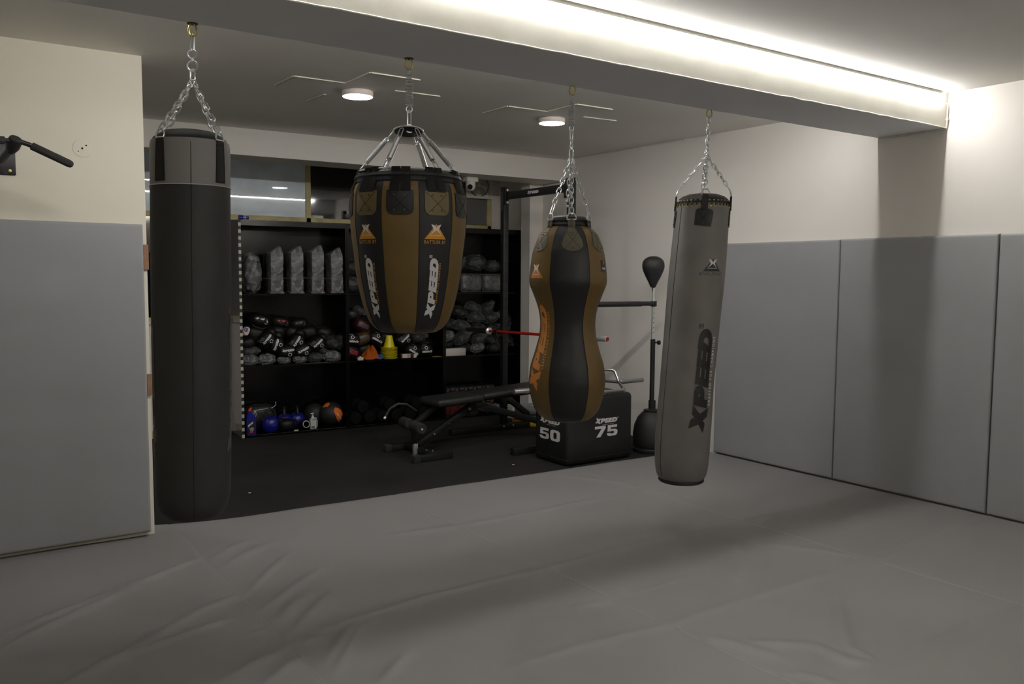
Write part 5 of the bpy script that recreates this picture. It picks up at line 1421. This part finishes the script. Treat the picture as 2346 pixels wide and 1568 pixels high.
# ---- reflex bag on a stand
rx, ry = 5.520, 5.684
t = thing('reflex_bag_stand', 'black spring-ball boxing stand with a padded spinning arm beside the tilted bag', 'boxing stand', (rx, ry, FL))
h = MB(); h.lathe([(0, 0), (.155, 0), (.168, .008), (.170, .03), (.160, .04), (.165, .05), (.171, .11), (.172, .17), (.160, .25), (.130, .32), (.09, .365), (.052, .383)], 56, (rx, ry, FL), cap=False); build('base', h, 'ball_black', t)
h = MB(); h.lathe([(.050, .374), (.078, .380), (.078, .388), (.040, .394), (.033, .40), (.033, .475), (.02, .478), (0, .478)], 36, (rx, ry, FL)); build('base_collar', h, 'powder_black', t)
h = MB(); h.lathe([(.022, .44), (.022, 1.045), (.014, 1.05)], 24, (rx-.004, ry, FL)); build('lower_pole', h, 'powder_black', t)
h = MB(); h.lathe([(.0155, 1.04), (.0155, 1.52), (0, 1.521)], 22, (rx-.006, ry, FL)); up_ = build('upper_pole', h, 'chrome', t)
h = MB()
for i in range(5): h.lathe([(.004, 0), (.004, .001), (0, .001)], 8, (rx-.006-.0155*.5, ry-.0155*.86, 1.08+i*.045), (-.5, -.86, 0))
build('pin_holes', h, 'lens_black', up_)['kind'] = 'stuff'
h = MB(); h.lathe([(.008, 0), (.008, .02), (.020, .024), (.022, .045), (0, .05)], 14, (rx+.018, ry-.01, .985), (.9, -.3, 0)); build('height_knob', h, 'powder_black', t)
h = MB(); h.lathe([(.028, -.025), (.030, -.02), (.030, .02), (.028, .025)], 20, (rx-.006, ry, 1.345)); build('arm_hub', h, 'powder_black', t)
h = MB(); h.tube([(rx-.006, ry, 1.345), (rx-.10, ry, 1.347), (rx-.22, ry, 1.346)], .021, 14); h.lathe([(.017, 0), (.024, .004), (.024, .80), (.017, .806), (0, .807)], 22, (rx-.16, ry, 1.346), (-1, 0, .004)); build('padded_arm', h, 'pad_black', t)
h = MB(); h.lathe([(.010, 1.49), (.011, 1.56), (0, 1.56)], 14, (rx-.012, ry, FL)); build('spring_neck', h, 'powder_black', t)
prof_ = smooth_prof([(.016, 1.535), (.024, 1.540), (.045, 1.585), (.073, 1.640), (.094, 1.690), (.102, 1.730), (.095, 1.772), (.070, 1.802), (.035, 1.818), (.002, 1.822)], 4)
h = MB(); h.lathe([(r_, z_-.04) for r_, z_ in prof_], 44, (rx-.016, ry, 0)); build('punch_ball', h, 'ball_black', t)

# ---- bumper plates lying by the column
GP = 'bumper plates lying in a stack'
for i, (m_, z, th, l_) in enumerate([('plate_yellow', FL, .062, 'yellow bumper plate at the bottom of the stack behind the jump box'), ('plate_green', FL+.063, .066, 'green bumper plate in the middle of the stack behind the jump box'), ('plate_grey', FL+.130, .070, 'grey bumper plate on top of the stack behind the jump box')]):
    px_, py_ = 5.44+.01*i, 7.46-.008*i
    t = thing('bumper_plate', l_, 'weight plate', (px_, py_, z), GP)
    h = MB(); h.lathe([(.026, 0), (.20, 0), (.218, .004), (.224, .012), (.224, th-.012), (.218, th-.004), (.20, th-.001), (.165, th-.001), (.155, th-.008), (.07, th-.008), (.06, th-.001), (.026, th-.001), (.026, 0)], 64, (px_, py_, z), cap=False); build('plate_body', h, m_, t)
    h = MB(); h.lathe([(.025, .002), (.040, .002), (.040, th+.0005), (.025, th+.0005), (.025, .002)], 28, (px_, py_, z), cap=False); build('steel_hub', h, 'steel_dull', t)
    if i == 2:
        fn = lambda u, v, off: Vec((px_+math.cos(u/.11-1.2)*(.112+v), py_+math.sin(u/.11-1.2)*(.112+v), z+th-.008+off)); h = MB(); F_ = Flat(); wordmark(F_, .15, False, 1.4); F_.cut(.01).onto(h, fn, .001); build('printed_logo', h, 'print_white', t)
# small pale carton near the corner post
tag(build('floor_carton', MB().box(5.43, 5.565, 7.84, 7.97, FL, .120, .003), 'tile_white'), 'pale carton standing on the floor behind the rack brace', 'carton')
# bit of litter on the rubber
for x, y, l_ in ((1.92, 6.2, 'tiny pale scrap on the rubber floor beside the charcoal bag'), (4.1, 5.9, 'tiny pale scrap on the rubber floor beside the rack foot')):
    h = MB(); h.ell((x, y, FL+.003), (.012, .006, .003), 10, 6, jig=.2); tag(build('paper_scrap', h, 'white_plastic'), l_, 'scrap')
# ---------------------------------------------------------------- camera, world, view
cam = bpy.data.cameras.new('camera'); co = bpy.data.objects.new('camera', cam); COL.objects.link(co)
yw, pt_, rl = math.radians(34.664), math.radians(-4.5153), math.radians(.3346)
fw = Vec((math.sin(yw)*math.cos(pt_), math.cos(yw)*math.cos(pt_), math.sin(pt_)))
rt = Vec((math.cos(yw), -math.sin(yw), 0)); up = rt.cross(fw)
R_ = rt*math.cos(rl)+up*math.sin(rl); U_ = -rt*math.sin(rl)+up*math.cos(rl)
co.matrix_world = Matrix.Translation((0, 0, 1.6)) @ Matrix((R_, U_, -fw)).transposed().to_4x4()
cam.sensor_width = 36; cam.lens = 1939.6/2346*36; cam.clip_start = .05; cam.clip_end = 60
scene.camera = co
wd = bpy.data.worlds.new('world'); scene.world = wd; wd.use_nodes = True
wd.node_tree.nodes['Background'].inputs[0].default_value = (.01, .012, .016, 1); wd.node_tree.nodes['Background'].inputs[1].default_value = .2
vs = scene.view_settings; vs.view_transform = 'Standard'; vs.look = 'None'; vs.gamma = 1; vs.exposure = EXPO; vs.use_curve_mapping = False
scene.cycles.max_bounces = 7; scene.cycles.diffuse_bounces = 5; scene.cycles.glossy_bounces = 3; scene.cycles.transparent_max_bounces = 12
scene.cycles.caustics_reflective = False; scene.cycles.caustics_refractive = False
